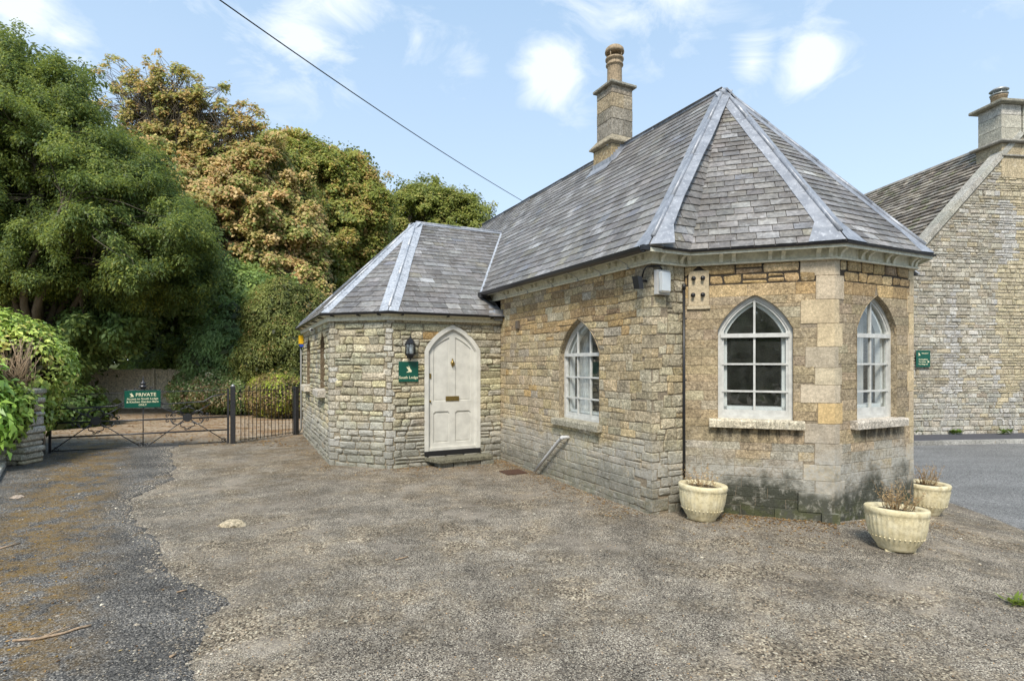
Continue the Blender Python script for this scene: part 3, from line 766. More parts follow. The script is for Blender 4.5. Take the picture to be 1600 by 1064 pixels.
# ------------------------------------------------------------------ windows
def ring_prism(m, w, o1, o2, f0, f1, colr=(1, 1, 1)):
    """a frame between two outlines of equal count, from offset f0 (back) to f1 (front)"""
    n = len(o1)
    for i in range(n):
        j = (i + 1) % n
        a, b, c, d = o1[i], o1[j], o2[j], o2[i]
        m.quad(w.P(a[0], a[1], f1), w.P(b[0], b[1], f1), w.P(c[0], c[1], f1), w.P(d[0], d[1], f1), colr)
        m.quad(w.P(d[0], d[1], f1), w.P(c[0], c[1], f1), w.P(c[0], c[1], f0), w.P(d[0], d[1], f0), colr)
        m.quad(w.P(a[0], a[1], f0), w.P(b[0], b[1], f0), w.P(b[0], b[1], f1), w.P(a[0], a[1], f1), colr)
def bar(m, w, s0, s1, z0, z1, f0, f1, colr=(1, 1, 1)):
    m.obox(w.P(s0, z0, f0), w.d * (s1 - s0), w.n * (f1 - f0), (0, 0, z1 - z0), colr)
def poly_prism(m, w, poly, f0, f1, colr=(1, 1, 1)):
    m.prism([w.P(p[0], p[1], f0) for p in poly], w.n * (f1 - f0), colr)
def window(w, op, back, vbars, hbars, fw=.05, inner=True, transom=None, bw=.011, mat='frame', insb=0.06, rc=(.34, .28, .19)):
    reveal(w, op, M['sill'], lodge, .26, colr=rc)
    root = empty('window'); root.parent = lodge; root.location = w.P(op.c, op.zb, 0)
    base = -Vector(root.location)
    def fin(m, name, mt, par):
        o = m.build(name, M[mt], par, center=True, colors=False); o.location = Vector(o.location) - Vector(root.location); return o
    o1 = op.outline(-.004); o1[0] = (o1[0][0], op.zb); o1[1] = (o1[1][0], op.zb); o2 = inset_poly(op.outline(), fw)
    m = MB(); ring_prism(m, w, o1, o2, -back - .05, -back); fin(m, 'frame', mat, root)
    m = MB(); o3 = inset_poly(op.outline(), fw + .022); ring_prism(m, w, o2, o3, -back - .045, -back - .012); fin(m, 'sash', mat, root)
    m = MB(); bar(m, w, op.c - op.hw + .01, op.c + op.hw - .01, op.zb + fw, op.zb + fw + insb, -back - .040, -back - .008); fin(m, 'bottom_rail', mat, root)
    zt = op.zs + op.rise
    for v in vbars:
        m = MB(); x = op.c + v; bar(m, w, x - bw, x + bw, op.zb + fw + .01, op.top(x) - fw * .9, -back - .035, -back - .006); fin(m, 'glazing_bar', mat, root)
    for h in hbars:
        hh = op.half(h) - fw * .7; m = MB(); t = bw * (2.1 if transom and abs(h - transom) < .01 else .95)
        f1 = -back + (.016 if transom and abs(h - transom) < .01 else -.003)
        bar(m, w, op.c - hh, op.c + hh, h - t, h + t, -back - .037, f1); fin(m, 'transom' if t > bw * 1.2 else 'glazing_bar', mat, root)
    gl = inset_poly(op.outline(), fw + .012)
    xs = [op.c - op.hw] + [op.c + v for v in vbars] + [op.c + op.hw]; zs = [op.zb] + list(hbars) + [zt + .01]
    for a, b in zip(xs[:-1], xs[1:]):
        for c, d in zip(zs[:-1], zs[1:]):
            q = clip_rect(gl, a + .001, b - .001, c + .001, d - .001)
            if len(q) >= 3:
                m = MB(); t = rnd.uniform(-.002, .002)
                m.add([w.P(p[0], p[1], -back - .022 + t * (p[0] - a) * 6) for p in q], [list(range(len(q)))]); fin(m, 'pane', 'glass', root)
    if inner:        # white inner casing behind the glass
        m = MB(); oi = inset_poly(op.outline(), fw + .004); oj = inset_poly(op.outline(), fw + .058)
        ring_prism(m, w, oi, oj, -back - .12, -back - .056); bar(m, w, op.c - op.hw + .03, op.c + op.hw - .03, op.zb + .02, op.zb + fw + insb + .035, -back - .20, -back - .056)
        fin(m, 'inner_casing', 'white', root)
    return root
r1 = window(W_long, opL, .075, (-.150, .160), (1.12, 1.435, 1.80), fw=.045, transom=1.80, insb=.04) if False else window(W_long, opL, .075, (-.155, .155), (1.21, 1.50, 1.81), fw=.045, transom=1.81, insb=.04)
window(W_A, opA, .035, (0,), (1.38, 1.685, 2.005), fw=.042, transom=2.005)
window(W_B, opB, .055, (0,), (1.38, 1.685, 2.005), fw=.042, transom=2.005, insb=.08)
window(W_C, opC, .035, (0,), (1.38, 1.685, 2.005), fw=.042, transom=2.005)
for op in (opW1, opW2): window(W_L, op, .14, (0,), (1.60, 1.95), fw=.03, inner=False, insb=.03, rc=(.16, .12, .075))
# sills
def sill(w, op, out, name='sill', mat='sill', colr=(.50, .46, .38), split=None):
    a, b, z0, z1 = op.sill; cuts = [a] + (split or []) + [b]
    for p, q in zip(cuts[:-1], cuts[1:]):
        m = MB(); g = .0015
        prof = [(-.20, z0), (out, z0 + .004), (out + .004, z1 - .018), (out - .008, z1 - .002), (-.20, z1 + .012)]
        m.prism([w.P(p + g, z, o) for o, z in prof], w.d * (q - p - 2 * g), jitc(rnd, colr, .06)); m.build(name, M[mat], lodge, center=True)
sill(W_long, opL, .085, colr=(.36, .33, .26)); sill(W_A, opA, .075, split=[.76], colr=(.58, .52, .40)); sill(W_B, opB, .085, colr=(.52, .48, .40)); sill(W_C, opC, .075)
for op in (opW1, opW2): sill(W_L, op, .14, colr=(.55, .51, .42))
# moss and black run-off under the sills is in the stone; curtains hang inside
def curtain(w, s0, s1, z0, z1, off, label):
    m = MB(); n = 22; vs = []; fs = []
    for i in range(n + 1):
        s = s0 + (s1 - s0) * i / n; o = off + .022 * math.sin(i * 1.35) + .008 * math.sin(i * 3.1)
        vs += [w.P(s, z0, o), w.P(s, z1, o)]
    fs = [[2 * i, 2 * i + 2, 2 * i + 3, 2 * i + 1] for i in range(n)]
    m.add([LW(v) for v in vs], fs, sm=True); o = m.build('curtain', M['curtain'], None, center=True, colors=False)
    tag(o, label, 'curtain')
curtain(W_long, 2.03, 2.29, .96, 2.15, -.30, 'white curtain behind the left panes of the long wall window')
curtain(W_B, .79, 1.05, 1.10, 2.32, -.33, 'white curtain at the right side of the narrow bay window')
# dark rooms behind: floor, ceiling and partitions
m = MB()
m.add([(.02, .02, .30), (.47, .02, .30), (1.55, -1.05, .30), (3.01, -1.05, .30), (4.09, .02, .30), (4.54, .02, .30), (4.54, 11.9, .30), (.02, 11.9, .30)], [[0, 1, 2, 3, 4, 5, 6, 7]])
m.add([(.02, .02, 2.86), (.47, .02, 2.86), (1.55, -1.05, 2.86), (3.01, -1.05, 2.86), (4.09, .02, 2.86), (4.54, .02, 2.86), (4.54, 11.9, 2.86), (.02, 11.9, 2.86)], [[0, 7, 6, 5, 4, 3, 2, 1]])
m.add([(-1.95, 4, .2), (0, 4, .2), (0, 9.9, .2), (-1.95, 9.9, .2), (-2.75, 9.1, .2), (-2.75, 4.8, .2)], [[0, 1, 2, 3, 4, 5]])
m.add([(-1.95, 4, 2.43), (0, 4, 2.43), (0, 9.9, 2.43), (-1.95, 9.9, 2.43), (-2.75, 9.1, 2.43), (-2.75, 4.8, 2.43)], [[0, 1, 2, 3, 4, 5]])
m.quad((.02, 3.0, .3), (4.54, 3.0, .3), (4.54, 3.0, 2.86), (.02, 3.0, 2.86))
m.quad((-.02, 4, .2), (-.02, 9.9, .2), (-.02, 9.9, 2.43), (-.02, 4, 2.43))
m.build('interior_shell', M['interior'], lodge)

# ------------------------------------------------------------------ door
reveal(W_R, opD, M['sill'], lodge, .12, colr=(.42, .38, .29))
droot = empty('door'); droot.parent = lodge; droot.location = W_R.P(opD.c, .17, 0)
def dfin(m, name, mt):
    o = m.build(name, M[mt], droot, center=True, colors=False); o.location = Vector(o.location) - Vector(droot.location); return o
w = W_R; zb = .235
o0 = opD.outline(-.012, zb); o0[0] = (o0[0][0], zb); o0[1] = (o0[1][0], zb); o1 = inset_poly(opD.outline(0, zb), .058); o1[0] = (o1[0][0], zb); o1[1] = (o1[1][0], zb)
m = MB(); ring_prism(m, w, o0, o1, -.10, .022); m.f = m.f[3:] if False else m.f; dfin(m, 'door_frame', 'door')
o1b = inset_poly(opD.outline(0, zb), .072); o1b[0] = (o1b[0][0], zb); o1b[1] = (o1b[1][0], zb)
m = MB(); ring_prism(m, w, o1, o1b, -.10, .004); dfin(m, 'door_stop', 'door')
leaf = inset_poly(opD.outline(0, zb), .070); leaf[0] = (leaf[0][0], zb + .01); leaf[1] = (leaf[1][0], zb + .01)
m = MB(); poly_prism(m, w, leaf, -.075, -.040); dfin(m, 'door_leaf', 'door')
# stiles and rails stand proud of the panels
c = opD.c; hw = opD.hw - .070
pz = [(.36, .86), (1.03, 2.30)]
def arched(x0, x1, z0, z1, camber=.04, n=8):
    return [(x0, z0), (x1, z0)] + [(x1 + (x0 - x1) * k / n, z1 - camber + camber * math.sin(math.pi * k / n)) for k in range(n + 1)]
m = MB()
inn = inset_poly(opD.outline(0, zb), .070)
def strip(poly, f=-.022):
    if len(poly) >= 3: poly_prism(m, w, poly, -.041, f)
for x0, x1 in ((c - hw - .01, c - .335), (c + .335, c + hw + .01), (c - .052, c + .052)):
    strip(clip_rect(leaf, x0, x1, zb + .01, 3))
for x0, x1 in ((c - .335, c - .052), (c + .052, c + .335)):
    strip(clip_rect(leaf, x0, x1, zb + .01, .36)); strip(clip_rect(leaf, x0, x1, .90, 1.06))
    n = 8
    for k in range(n):     # cambered head of the lower panels, sharp head of the tall ones
        a, b = x0 + (x1 - x0) * k / n, x0 + (x1 - x0) * (k + 1) / n
        za = .855 + .032 * math.sin(math.pi * k / n) * 0 + (.03 if 1 <= k <= n - 1 else 0); zb_ = .855 + (.03 if 1 <= k + 1 <= n - 1 else 0)
        strip([(a, za), (b, zb_), (b, .901), (a, .901)])
        ta, tb = opD.top(a) - .175 + (.0 if abs(a - c) > .2 else .0), opD.top(b) - .175
        strip(clip_poly(clip_rect(leaf, a, b, 0, 3), 0, -1, -min(ta, tb)) if False else [(a, ta), (b, tb), (b, opD.top(b) - .068), (a, opD.top(a) - .068)])
dfin(m, 'stiles_and_rails', 'door')
for (x0, x1, z0, z1) in ((c - .31, c - .077, .385, .84), (c + .077, c + .31, .385, .84)):
    m = MB(); strip([(x0, z0), (x1, z0), (x1, z1), (x0, z1)], -.034); dfin(m, 'panel', 'door')
for sg in (-1, 1):
    m = MB(); x0, x1 = c + sg * .077, c + sg * .31; q = [(x0, 1.085), (x1, 1.085), (x1, opD.top(x1) - .20), ((x0 + x1) / 2, opD.top((x0 + x1) / 2) - .205), (x0, opD.top(x0) - .225)]
    strip(q if sg > 0 else q[::-1], -.034); dfin(m, 'panel', 'door')
m = MB(); bar(m, w, c - hw, c + hw, zb + .0, zb + .05, -.03, .005); dfin(m, 'weather_bar', 'door')
m = MB(); bar(m, w, c - opD.hw - .01, c + opD.hw + .01, .155, .232, -.12, .03); dfin(m, 'threshold', 'black')
m = MB(); bar(m, w, c - .118, c + .118, 1.055, 1.135, -.022, -.012); bar(m, w, c - .10, c + .10, 1.07, 1.12, -.012, -.008); dfin(m, 'letter_plate', 'brass')
m = MB(); kz = 1.70
m.lathe(w.P(c, kz, -.015), [(.0, .075), (.016, .055), (.010, .035), (.03, .015), (.034, -.01), (.022, -.035), (.010, -.055), (.0, -.078)], 10)
m.tube([w.P(c - .03, kz + .01, -.01), w.P(c - .03, kz - .03, .012), w.P(c, kz - .05, .018), w.P(c + .03, kz - .03, .012), w.P(c + .03, kz + .01, -.01)], .006, 5)
dfin(m, 'door_knocker', 'brass')
m = MB(); m.box(0, 0, 0, 0, 0, 0); bar(m, w, c - hw + .012, c - hw + .042, 1.44, 1.52, -.024, -.008); dfin(m, 'lock', 'brass')
m = MB(); m.tube([w.P(c - hw + .025, 1.06, -.022), w.P(c - hw + .025, 1.06, .006)], .015, 10); dfin(m, 'keyhole_escutcheon', 'brass')
# stone step: a worn slab on a rough base
step = MB(); step.prism([w.P(opD.c - .50, .135, .03), w.P(opD.c + .66, .135, .03), w.P(opD.c + .60, .135, .33), w.P(opD.c - .36, .135, .38)], (0, 0, -.05), (.17, .16, .115)); step.build('step_slab', M['sill'], lodge)
step = MB()
for k in range(4):
    a = opD.c - .34 + k * .24; step.obox(w.P(a + .005, -.06, .03), w.d * .23, w.n * (.27 + .02 * (k % 2)), (0, 0, .145), jitc(rnd, (.28, .26, .18), .15))
step.build('step_base', M['stone_annex'], lodge)

# ------------------------------------------------------------------ cornices, gutters
def offset_path(path, o):
    res = []; n = len(path)
    for i in range(n):
        p = Vector(path[i])
        ns = []
        if i > 0: d = (Vector(path[i]) - Vector(path[i - 1])).normalized(); ns.append(Vector((d.y, -d.x)))
        if i < n - 1: d = (Vector(path[i + 1]) - Vector(path[i])).normalized(); ns.append(Vector((d.y, -d.x)))
        if len(ns) == 1: res.append(p + ns[0] * o)
        else:
            b = ns[0] + ns[1]; res.append(p + b * (o / (1 + ns[0].dot(ns[1]))))
    return res
def sweep(m, path, prof, closed=True, colr=(1, 1, 1), sm=False):
    rows = []
    for (o, z) in prof: rows.append([Vector((q.x, q.y, z)) for q in offset_path(path, o)])
    n = len(path); k = len(prof); vs = [rows[a][i] for i in range(n) for a in range(k)]
    fs = []
    for i in range(n - 1):
        for a in range(k if closed else k - 1):
            b = (a + 1) % k; fs.append([i * k + a, (i + 1) * k + a, (i + 1) * k + b, i * k + b])
    if closed: fs += [list(range(k)), [(n - 1) * k + a for a in range(k)][::-1]]
    m.add(vs, fs, colr, sm)
main_path = [(0, BACK), (0, 0), (.47, 0), (1.55, -1.08), (3.01, -1.08), (4.09, 0), (4.56, 0), (4.56, BACK), (0, BACK)]
ann_path = [(0, 9.94), C4, C3, C2, C1, J]
m = MB(); sweep(m, main_path, [(-.02, 2.805), (.030, 2.805), (.030, 2.935), (-.02, 2.935)]); m.build('frieze_board', M['timber'], lodge, colors=False)
m = MB(); sweep(m, main_path, [(.0301, 2.797), (.052, 2.800), (.056, 2.815), (.040, 2.828), (.0301, 2.83)]); m.build('frieze_moulding', M['timber'], lodge, colors=False)
m = MB(); sweep(m, main_path, [(.0, 2.9355), (.155, 2.920), (.155, 2.900), (.172, 2.900), (.172, 2.942), (.0, 2.952)]); m.build('soffit', M['timber'], lodge, colors=False)
def cornice_bracket(w, s, hz=2.918, out=.115, h=.095, wd=.042):
    prof = [(.031, hz), (out, hz), (out, hz - .016), (out - .03, hz - .026), (.062, hz - .052), (.052, hz - h), (.031, hz - h - .003)]
    m = MB(); m.prism([w.P(s - wd / 2, z, o) for o, z in prof], w.d * wd); m.build('cornice_bracket', M['timber'], lodge, center=True, colors=False)
for s in (.10, .385): cornice_bracket(W_ret, s)
for s in (.06, .40, .53, .90, 1.03, 1.37, 1.485): cornice_bracket(W_A, s)
for s in (.05, .40, .53, .86, .99, 1.35, 1.43): cornice_bracket(W_B, s)
for s in (.06, .40, .53, .90, 1.03, 1.37): cornice_bracket(W_C, s)
for k in range(8):
    for q in (0, .13): cornice_bracket(W_long, .22 + k * .5 + q, 2.915, .09, .05, .035)
m = MB(); sweep(m, ann_path, [(-.02, 2.385), (.055, 2.385), (.060, 2.40), (.060, 2.470), (.115, 2.478), (.115, 2.492), (-.02, 2.495)]); m.build('annex_fascia', M['timber'], lodge, colors=False)
def gutter(name, path, o, zt, r):
    m = MB(); prof = []
    for k in range(8): a = math.pi * k / 7; prof.append((o - r * math.cos(a), zt - r * math.sin(a)))
    for k in range(8): a = math.pi * (7 - k) / 7; prof.append((o - (r - .006) * math.cos(a), zt + .001 - (r - .006) * math.sin(a)))
    sweep(m, path, prof); return m.build(name, M['gutter'], lodge, colors=False)
gutter('gutter', [(0, 4.35), (0, -.12)], .226, 2.952, .060)
m = MB(); sweep(m, [(0, -.12), (0, -.175)], [(.172, 2.91), (.272, 2.91), (.272, 2.962), (.172, 2.962)]); m.build('gutter_stop_end', M['gutter'], lodge, colors=False)
gutter('front_gutter', [(0.0, 0.0), (.47, 0), (1.55, -1.08), (3.01, -1.08), (4.09, 0), (4.56, 0)], .190, 2.948, .018)
gutter('annex_gutter', ann_path, .152, 2.502, .030)
for v in (.35, .90, 1.42, 2.08, 2.85, 3.62):
    m = MB(); w = W_long; s = w.L - v
    m.tube([w.P(s, 2.965, .262), w.P(s, 2.93, .276), w.P(s, 2.895, .235), w.P(s, 2.885, .19), w.P(s, 2.87, .150), w.P(s, 2.84, .07), w.P(s, 2.80, .062)], .006, 5)
    bar(m, w, s - .03, s + .03, 2.792, 2.80, .05, .07); m.build('gutter_bracket', M['galv'], lodge, center=True, colors=False)
for (w, ss) in ((W_R, (.18, .95, 1.75)), (W_M, (.12, .62, 1.0)), (W_L, (.4, 1.3, 2.2, 3.1, 4.0))):
    for s in ss: m = MB(); bar(m, w, s - .010, s + .010, 2.455, 2.475, .06, .16); m.build('gutter_bracket', M['black'], lodge, center=True, colors=False)
# gutter outlet where the long gutter meets the wing
m = MB(); m.tube([(-.22, 4.28, 2.93), (-.22, 4.28, 2.84), (-.14, 4.2, 2.77), (-.06, 4.12, 2.70), (-.06, 4.10, 2.60)], .038, 8); m.box(-.28, -.15, 4.2, 4.36, 2.86, 2.96); m.build('gutter_outlet', M['gutter'], lodge, colors=False)
m = MB(); m.quad((-.30, 3.80, 2.50), (.0, 3.80, 2.50), (.0, 4.5, 3.0), (-.02, 4.5, 3.0)); m.box(-.16, .01, 3.86, 3.97, 2.43, 2.62); m.build('lead_soaker', M['lead'], lodge)

# ------------------------------------------------------------------ roofs
E1, E2, E3, E4, E5, E6 = (-.17, -.17), (.40, -.17), (1.48, -1.25), (3.08, -1.25), (4.16, -.17), (4.73, -.17)
ZE = 2.955; AP = Vector((2.28, 1.09, 5.70)); RF = Vector((2.28, 10.1, 5.70))
def V3(p, z): return Vector((p[0], p[1], z))
V0 = Vector((-.17, 4.456, ZE)); V1 = Vector((1.427, 6.957, 4.75)); V0b = Vector((-.17, 9.458, ZE)); RM = Vector((2.28, 6.957, 5.70))
FB = (-.17, BACK + .17); FBR = (4.73, BACK + .17)
ZW = 2.50; AX = Vector((-.66, 6.957, 4.75)); A0 = (-2.032, 3.824); A1 = (-2.92, 4.712); A2 = (-2.92, 9.202); A3 = (-2.032, 10.09)
FACETS = [  # polygon, gauge, width, which
    ([V3(E1, ZE), V3(E2, ZE), AP], .118, .21), ([V3(E2, ZE), V3(E3, ZE), AP], .118, .21), ([V3(E3, ZE), V3(E4, ZE), AP], .118, .21), ([V3(E4, ZE), V3(E5, ZE), AP], .118, .21), ([V3(E5, ZE), V3(E6, ZE), AP], .118, .21),
    ([V0, V3(E1, ZE), AP, RM, V1], .168, .245), ([V3(FB, ZE), V0b, V1, RM, RF], .135, .22),
    ([V3(E6, ZE), V3(FBR, ZE), RF, AP], .135, .22), ([V3(FBR, ZE), V3(FB, ZE), RF], .135, .22),
    ([V3(A0, ZW), Vector((0, 3.824, ZW)), Vector((0, 4.72, 3.14)), V1, AX], .185, .255), ([V3(A1, ZW), V3(A0, ZW), AX], .185, .255), ([V3(A2, ZW), V3(A1, ZW), AX], .185, .255),
    ([V3(A3, ZW), V3(A2, ZW), AX], .125, .215), ([Vector((0, 10.09, ZW)), V3(A3, ZW), AX, V1, Vector((0, 9.2, 3.14))], .125, .215)]
C_SL = [(5, (.178, .166, .154)), (4, (.20, .190, .180)), (3.5, (.145, .136, .128)), (2, (.235, .228, .218)), (.4, (.19, .175, .14)), (.3, (.17, .17, .18)), (.5, (.30, .295, .285))]
SL = []; SR = random.Random(21)
rb = MB()
def facet_slates(poly, g, wd, out, r, cols=C_SL, thick=.013, longf=1.22, irr=0):
    A, B = poly[0], poly[1]; e = (B - A).normalized(); N = e.cross(poly[2] - A).normalized()
    if N.z < 0: N = -N
    t = N.cross(e).normalized()
    if t.z < 0: t = -t
    P2 = [((p - A).dot(e), (p - A).dot(t)) for p in poly]
    ar = sum(P2[i][0] * P2[(i + 1) % len(P2)][1] - P2[(i + 1) % len(P2)][0] * P2[i][1] for i in range(len(P2)))
    if ar < 0: P2 = P2[::-1]
    tm = max(p[1] for p in P2); y = -.012; row = 0
    s0 = min(p[0] for p in P2); s1 = max(p[0] for p in P2)
    while y < tm:
        gg = g * (1 + r.uniform(-.12, .12) * irr) * (1 - .18 * (y / tm)); x = s0 - wd * (.5 if row % 2 else 0) - r.uniform(0, .04)
        while x < s1:
            ww = wd * r.uniform(.86, 1.14) * (1 + irr * r.uniform(-.3, .3)); gp = .0035
            dy = r.uniform(-.004, .004) * (1 + 2 * irr)
            q = clip_rect(P2, x + gp, x + ww - gp, max(y + dy, -.02) if row else y, y + gg * longf)
            if len(q) >= 3:
                lift = thick * r.uniform(.8, 1.25)
                top = [A + e * p[0] + t * p[1] + N * (.003 + (lift if True else 0) * (1 - (p[1] - y) / (gg * longf))+.004) for p in q]
                bot = [A + e * p[0] + t * p[1] + N * .0 for p in q]
                n = len(q); vs = top + bot; fs = [list(range(n))] + [[i, n + i, n + (i + 1) % n, (i + 1) % n] for i in range(n)]
                out.append((vs, fs, jitc(r, pick(r, cols), .19, .02)))
            x += ww
        y += gg; row += 1
for k, (poly, g, wd) in enumerate(FACETS):
    tmp = []; facet_slates(poly, g, wd, tmp, SR)
    for (vs, fs, cc) in tmp:
        n = len(fs[0]); SL.append((pxsize(vs[:n][::1]) if True else 0, vs, fs, cc, k))
    rb.add([p - Vector((0, 0, .004)) for p in poly], [list(range(len(poly)))], (.12, .11, .10))
rb.build('roof', M['slate'], lodge)
SL = [(abs(a) if k not in (3, 4, 7, 8, 12, 13) else 0, vs, fs, cc, k) for (a, vs, fs, cc, k) in SL]
SL.sort(key=lambda t: -t[0])
for (a, vs, fs, cc, k) in SL[:300]:
    m = MB(); m.add(vs, fs, cc); m.build('slate', M['slate'], lodge, center=True)
m = MB()
for (a, vs, fs, cc, k) in SL[300:]: m.add(vs, fs, cc)
m.build('slating', M['slate'], lodge, kind='stuff')

def plane_n(poly):
    n = (poly[1] - poly[0]).cross(poly[2] - poly[0]).normalized(); return n if n.z > 0 else -n
def flashing(p0, p1, na, nb, wa, wb, seg, mat='lead', flare=0, roll=.024, name='hip_flashing', wtop=None):
    """lead dressed over a hip from the eave p0 up to p1, in lapped lengths, with a rounded roll"""
    L = (p1 - p0).length; d = (p1 - p0) / L; k = max(1, round(L / seg)); up = (na + nb).normalized()
    def side(n, ref):
        q = n.cross(d).normalized(); return q if q.dot(ref) > 0 else -q
    qa = side(na, na - nb * na.dot(nb)); qb = side(nb, nb - na * na.dot(nb))
    for i in range(k):
        a = L * i / k; b = L * (i + 1) / k + (.03 if i < k - 1 else 0)
        pa, pb = p0 + d * a, p0 + d * b; m = MB(); h0 = .024 + .005; h1 = .024
        fl = flare if i == 0 else 0
        wig = [rnd.uniform(-.006, .006) for _ in range(4)]
        pc = p0 + d * (a + (b - a) * .4)
        for n, q, ww in ((na, qa, wa), (nb, qb, wb)):
            ev = n.cross(Vector((0, 0, 1))).normalized(); ev = ev if ev.dot(q) > 0 else -ev
            o_ = (ev * ((ww + fl) / max(.35, ev.dot(q)))) if (i == 0 and name == 'hip_flashing') else q * (ww + wig[0])
            s = [pa + n * h0, pa + o_ + n * (h0 - .006), pc + q * (ww + fl * .12 + wig[2]) + n * (h0 - .006), pb + q * (ww + wig[1]) + n * h1, pb + n * h1]
            m.add(s, [[0, 1, 2], [0, 2, 3, 4]], (1, 1, 1), True)
            m.add([s[1], s[1] - n * .02, s[2] - n * .02, s[2], s[3] - n * .02, s[3]], [[0, 1, 2, 3], [3, 2, 4, 5]])
            m.add([s[0], s[0] - n * .012, s[1] - n * .012, s[1]], [[0, 1, 2, 3]])
        aa = a + (.14 if i == 0 and name == 'hip_flashing' else 0)
        bb = b - (.07 if i == k - 1 and name == 'hip_flashing' else 0)
        m.tube([p0 + d * aa + up * .030, p0 + d * bb + up * .027], [roll * 1.08, roll], 10)
        m.build(name, M[mat], lodge, center=True)
N_A = plane_n(FACETS[1][0]); N_B = plane_n(FACETS[2][0]); N_C = plane_n(FACETS[3][0]); N_ret = plane_n(FACETS[0][0]); N_L = plane_n(FACETS[5][0]); N_Rt = plane_n(FACETS[7][0])
hipN = N_A
flashing(V3(E1, ZE), AP, N_L, (N_ret * .0 + N_A).normalized(), .15, .13, .95, flare=.12)
flashing(V3(E3, ZE), AP, N_A, N_B, .13, .13, .95, flare=.20)
flashing(V3(E4, ZE), AP, N_B, N_C, .12, .12, .95, flare=.12)
flashing(V3(E6, ZE), AP, N_Rt, N_C, .15, .15, 1.05, flare=.10)
flashing(AP, RF, N_L, N_Rt, .075, .075, 1.5, name='ridge_flashing', roll=.026)
m = MB(); m.lathe(AP + Vector((0, 0, -.05)), [(.15, -.12), (.075, -.02), (.035, .07), (.0, .09)], 12); m.build('apex_cap', M['lead'], lodge)
N_R = plane_n(FACETS[9][0]); N_M = plane_n(FACETS[10][0]); N_AL = plane_n(FACETS[11][0]); N_AF = plane_n(FACETS[13][0]); N_FM = plane_n(FACETS[12][0])
flashing(V3(A0, ZW), AX, N_R, N_M, .15, .15, 1.2, mat='lead_white', flare=.0)
flashing(V3(A1, ZW), AX, N_M, N_AL, .15, .15, 1.2, mat='lead_white', flare=.0)
flashing(V3(A2, ZW), AX, N_AL, N_FM, .14, .14, 1.2)
flashing(V3(A3, ZW), AX, N_FM, N_AF, .14, .14, 1.2)
flashing(AX, V1, N_R, N_AF, .08, .08, 1.3, name='ridge_flashing')
# white valley lead between wing and main roof: an upturn that follows the slope
d = (V1 - V0).normalized(); L = (V1 - V0).length; kk = 5
q = N_R.cross(d).normalized(); q = q if q.y < 0 else -q
for i in range(kk):
    a, b = V0 + d * (L * i / kk - (.03 if i == 0 else 0)), V0 + d * (L * (i + 1) / kk + .012)
    m = MB(); h = .040 + .004 * (i % 2)
    m.add([a + N_L * h, b + N_L * h, b + q * .115 + N_R * .030, a + q * .115 + N_R * .030], [[0, 1, 2, 3]]); m.add([a + N_L * h, b + N_L * h, b + N_L * .01 - q * .02, a + N_L * .01 - q * .02], [[0, 1, 2, 3]])
    m.add([a + q * .115 + N_R * .030, b + q * .115 + N_R * .030, b + q * .12, a + q * .12], [[0, 1, 2, 3]])
    m.build('valley_flashing', M['lead_white'], lodge, center=True)

# ------------------------------------------------------------------ chimney on the ridge
ch = empty('chimney'); ch.parent = lodge; cu, cv = 2.28, 3.73; ch.location = (cu, cv, 5.0)
def cfin(m, name, mt, **k):
    o = m.build(name, M[mt], ch, center=True, **k); o.location = Vector(o.location) - Vector(ch.location); return o
C_CH = [(4, (.36, .31, .23)), (3, (.30, .27, .22)), (2, (.38, .30, .19)), (1, (.24, .22, .17))]
def block(m, x0, x1, y0, y1, z0, z1, colr, bev=.008):
    bm = bmesh.new(); bmesh.ops.create_cube(bm, size=1)
    for v in bm.verts: v.co = Vector((x0 + (v.co.x + .5) * (x1 - x0), y0 + (v.co.y + .5) * (y1 - y0), z0 + (v.co.z + .5) * (z1 - z0)))
    bmesh.ops.bevel(bm, geom=bm.edges[:], offset=bev, segments=1, affect='EDGES')
    vs = [v.co.copy() for v in bm.verts]; bm.verts.index_update(); m.add(vs, [[v.index for v in f.verts] for f in bm.faces], colr); bm.free()
h = .245; z = 5.93
for i, hh in enumerate((.30, .22, .26, .15)):
    g = .004
    if i % 2 == 0: cells = [(-h, .03, -h, h), (.03, h, -h, h)]
    else: cells = [(-h, h, -h, -.02), (-h, h, -.02, h)]
    for (a, b, c_, d_) in cells:
        m = MB(); j = rnd.uniform(0, .006); block(m, cu + a + g / 2 + j * (a < 0), cu + b - g / 2 - j * (b > .2), cv + c_ + g / 2 + j * (c_ < -.1), cv + d_ - g / 2, z + g / 2, z + hh - g / 2, jitc(rnd, pick(rnd, C_CH), .12)); cfin(m, 'shaft_stone', 'chimney_stone')
    z += hh
m = MB(); block(m, cu - h - .055, cu + h + .055, cv - h - .055, cv + h + .055, z, z + .055, (.33, .31, .25), .012); cfin(m, 'cap_slab', 'chimney_stone')
zc = z + .055
m = MB()   # weathered string course
prof = [(h, 5.93), (h + .045, 5.87), (h + .105, 5.80), (h + .105, 5.775), (h + .05, 5.745), (h + .05, 5.74)]
vs = []
for o, zz in prof: vs += [(cu - o, cv - o, zz), (cu + o, cv - o, zz), (cu + o, cv + o, zz), (cu - o, cv + o, zz)]
m.add(vs, [[k * 4 + i, (k + 1) * 4 + i, (k + 1) * 4 + (i + 1) % 4, k * 4 + (i + 1) % 4] for k in range(5) for i in range(4)], (.36, .31, .22)); cfin(m, 'string_course', 'chimney_stone')
hb = h + .045
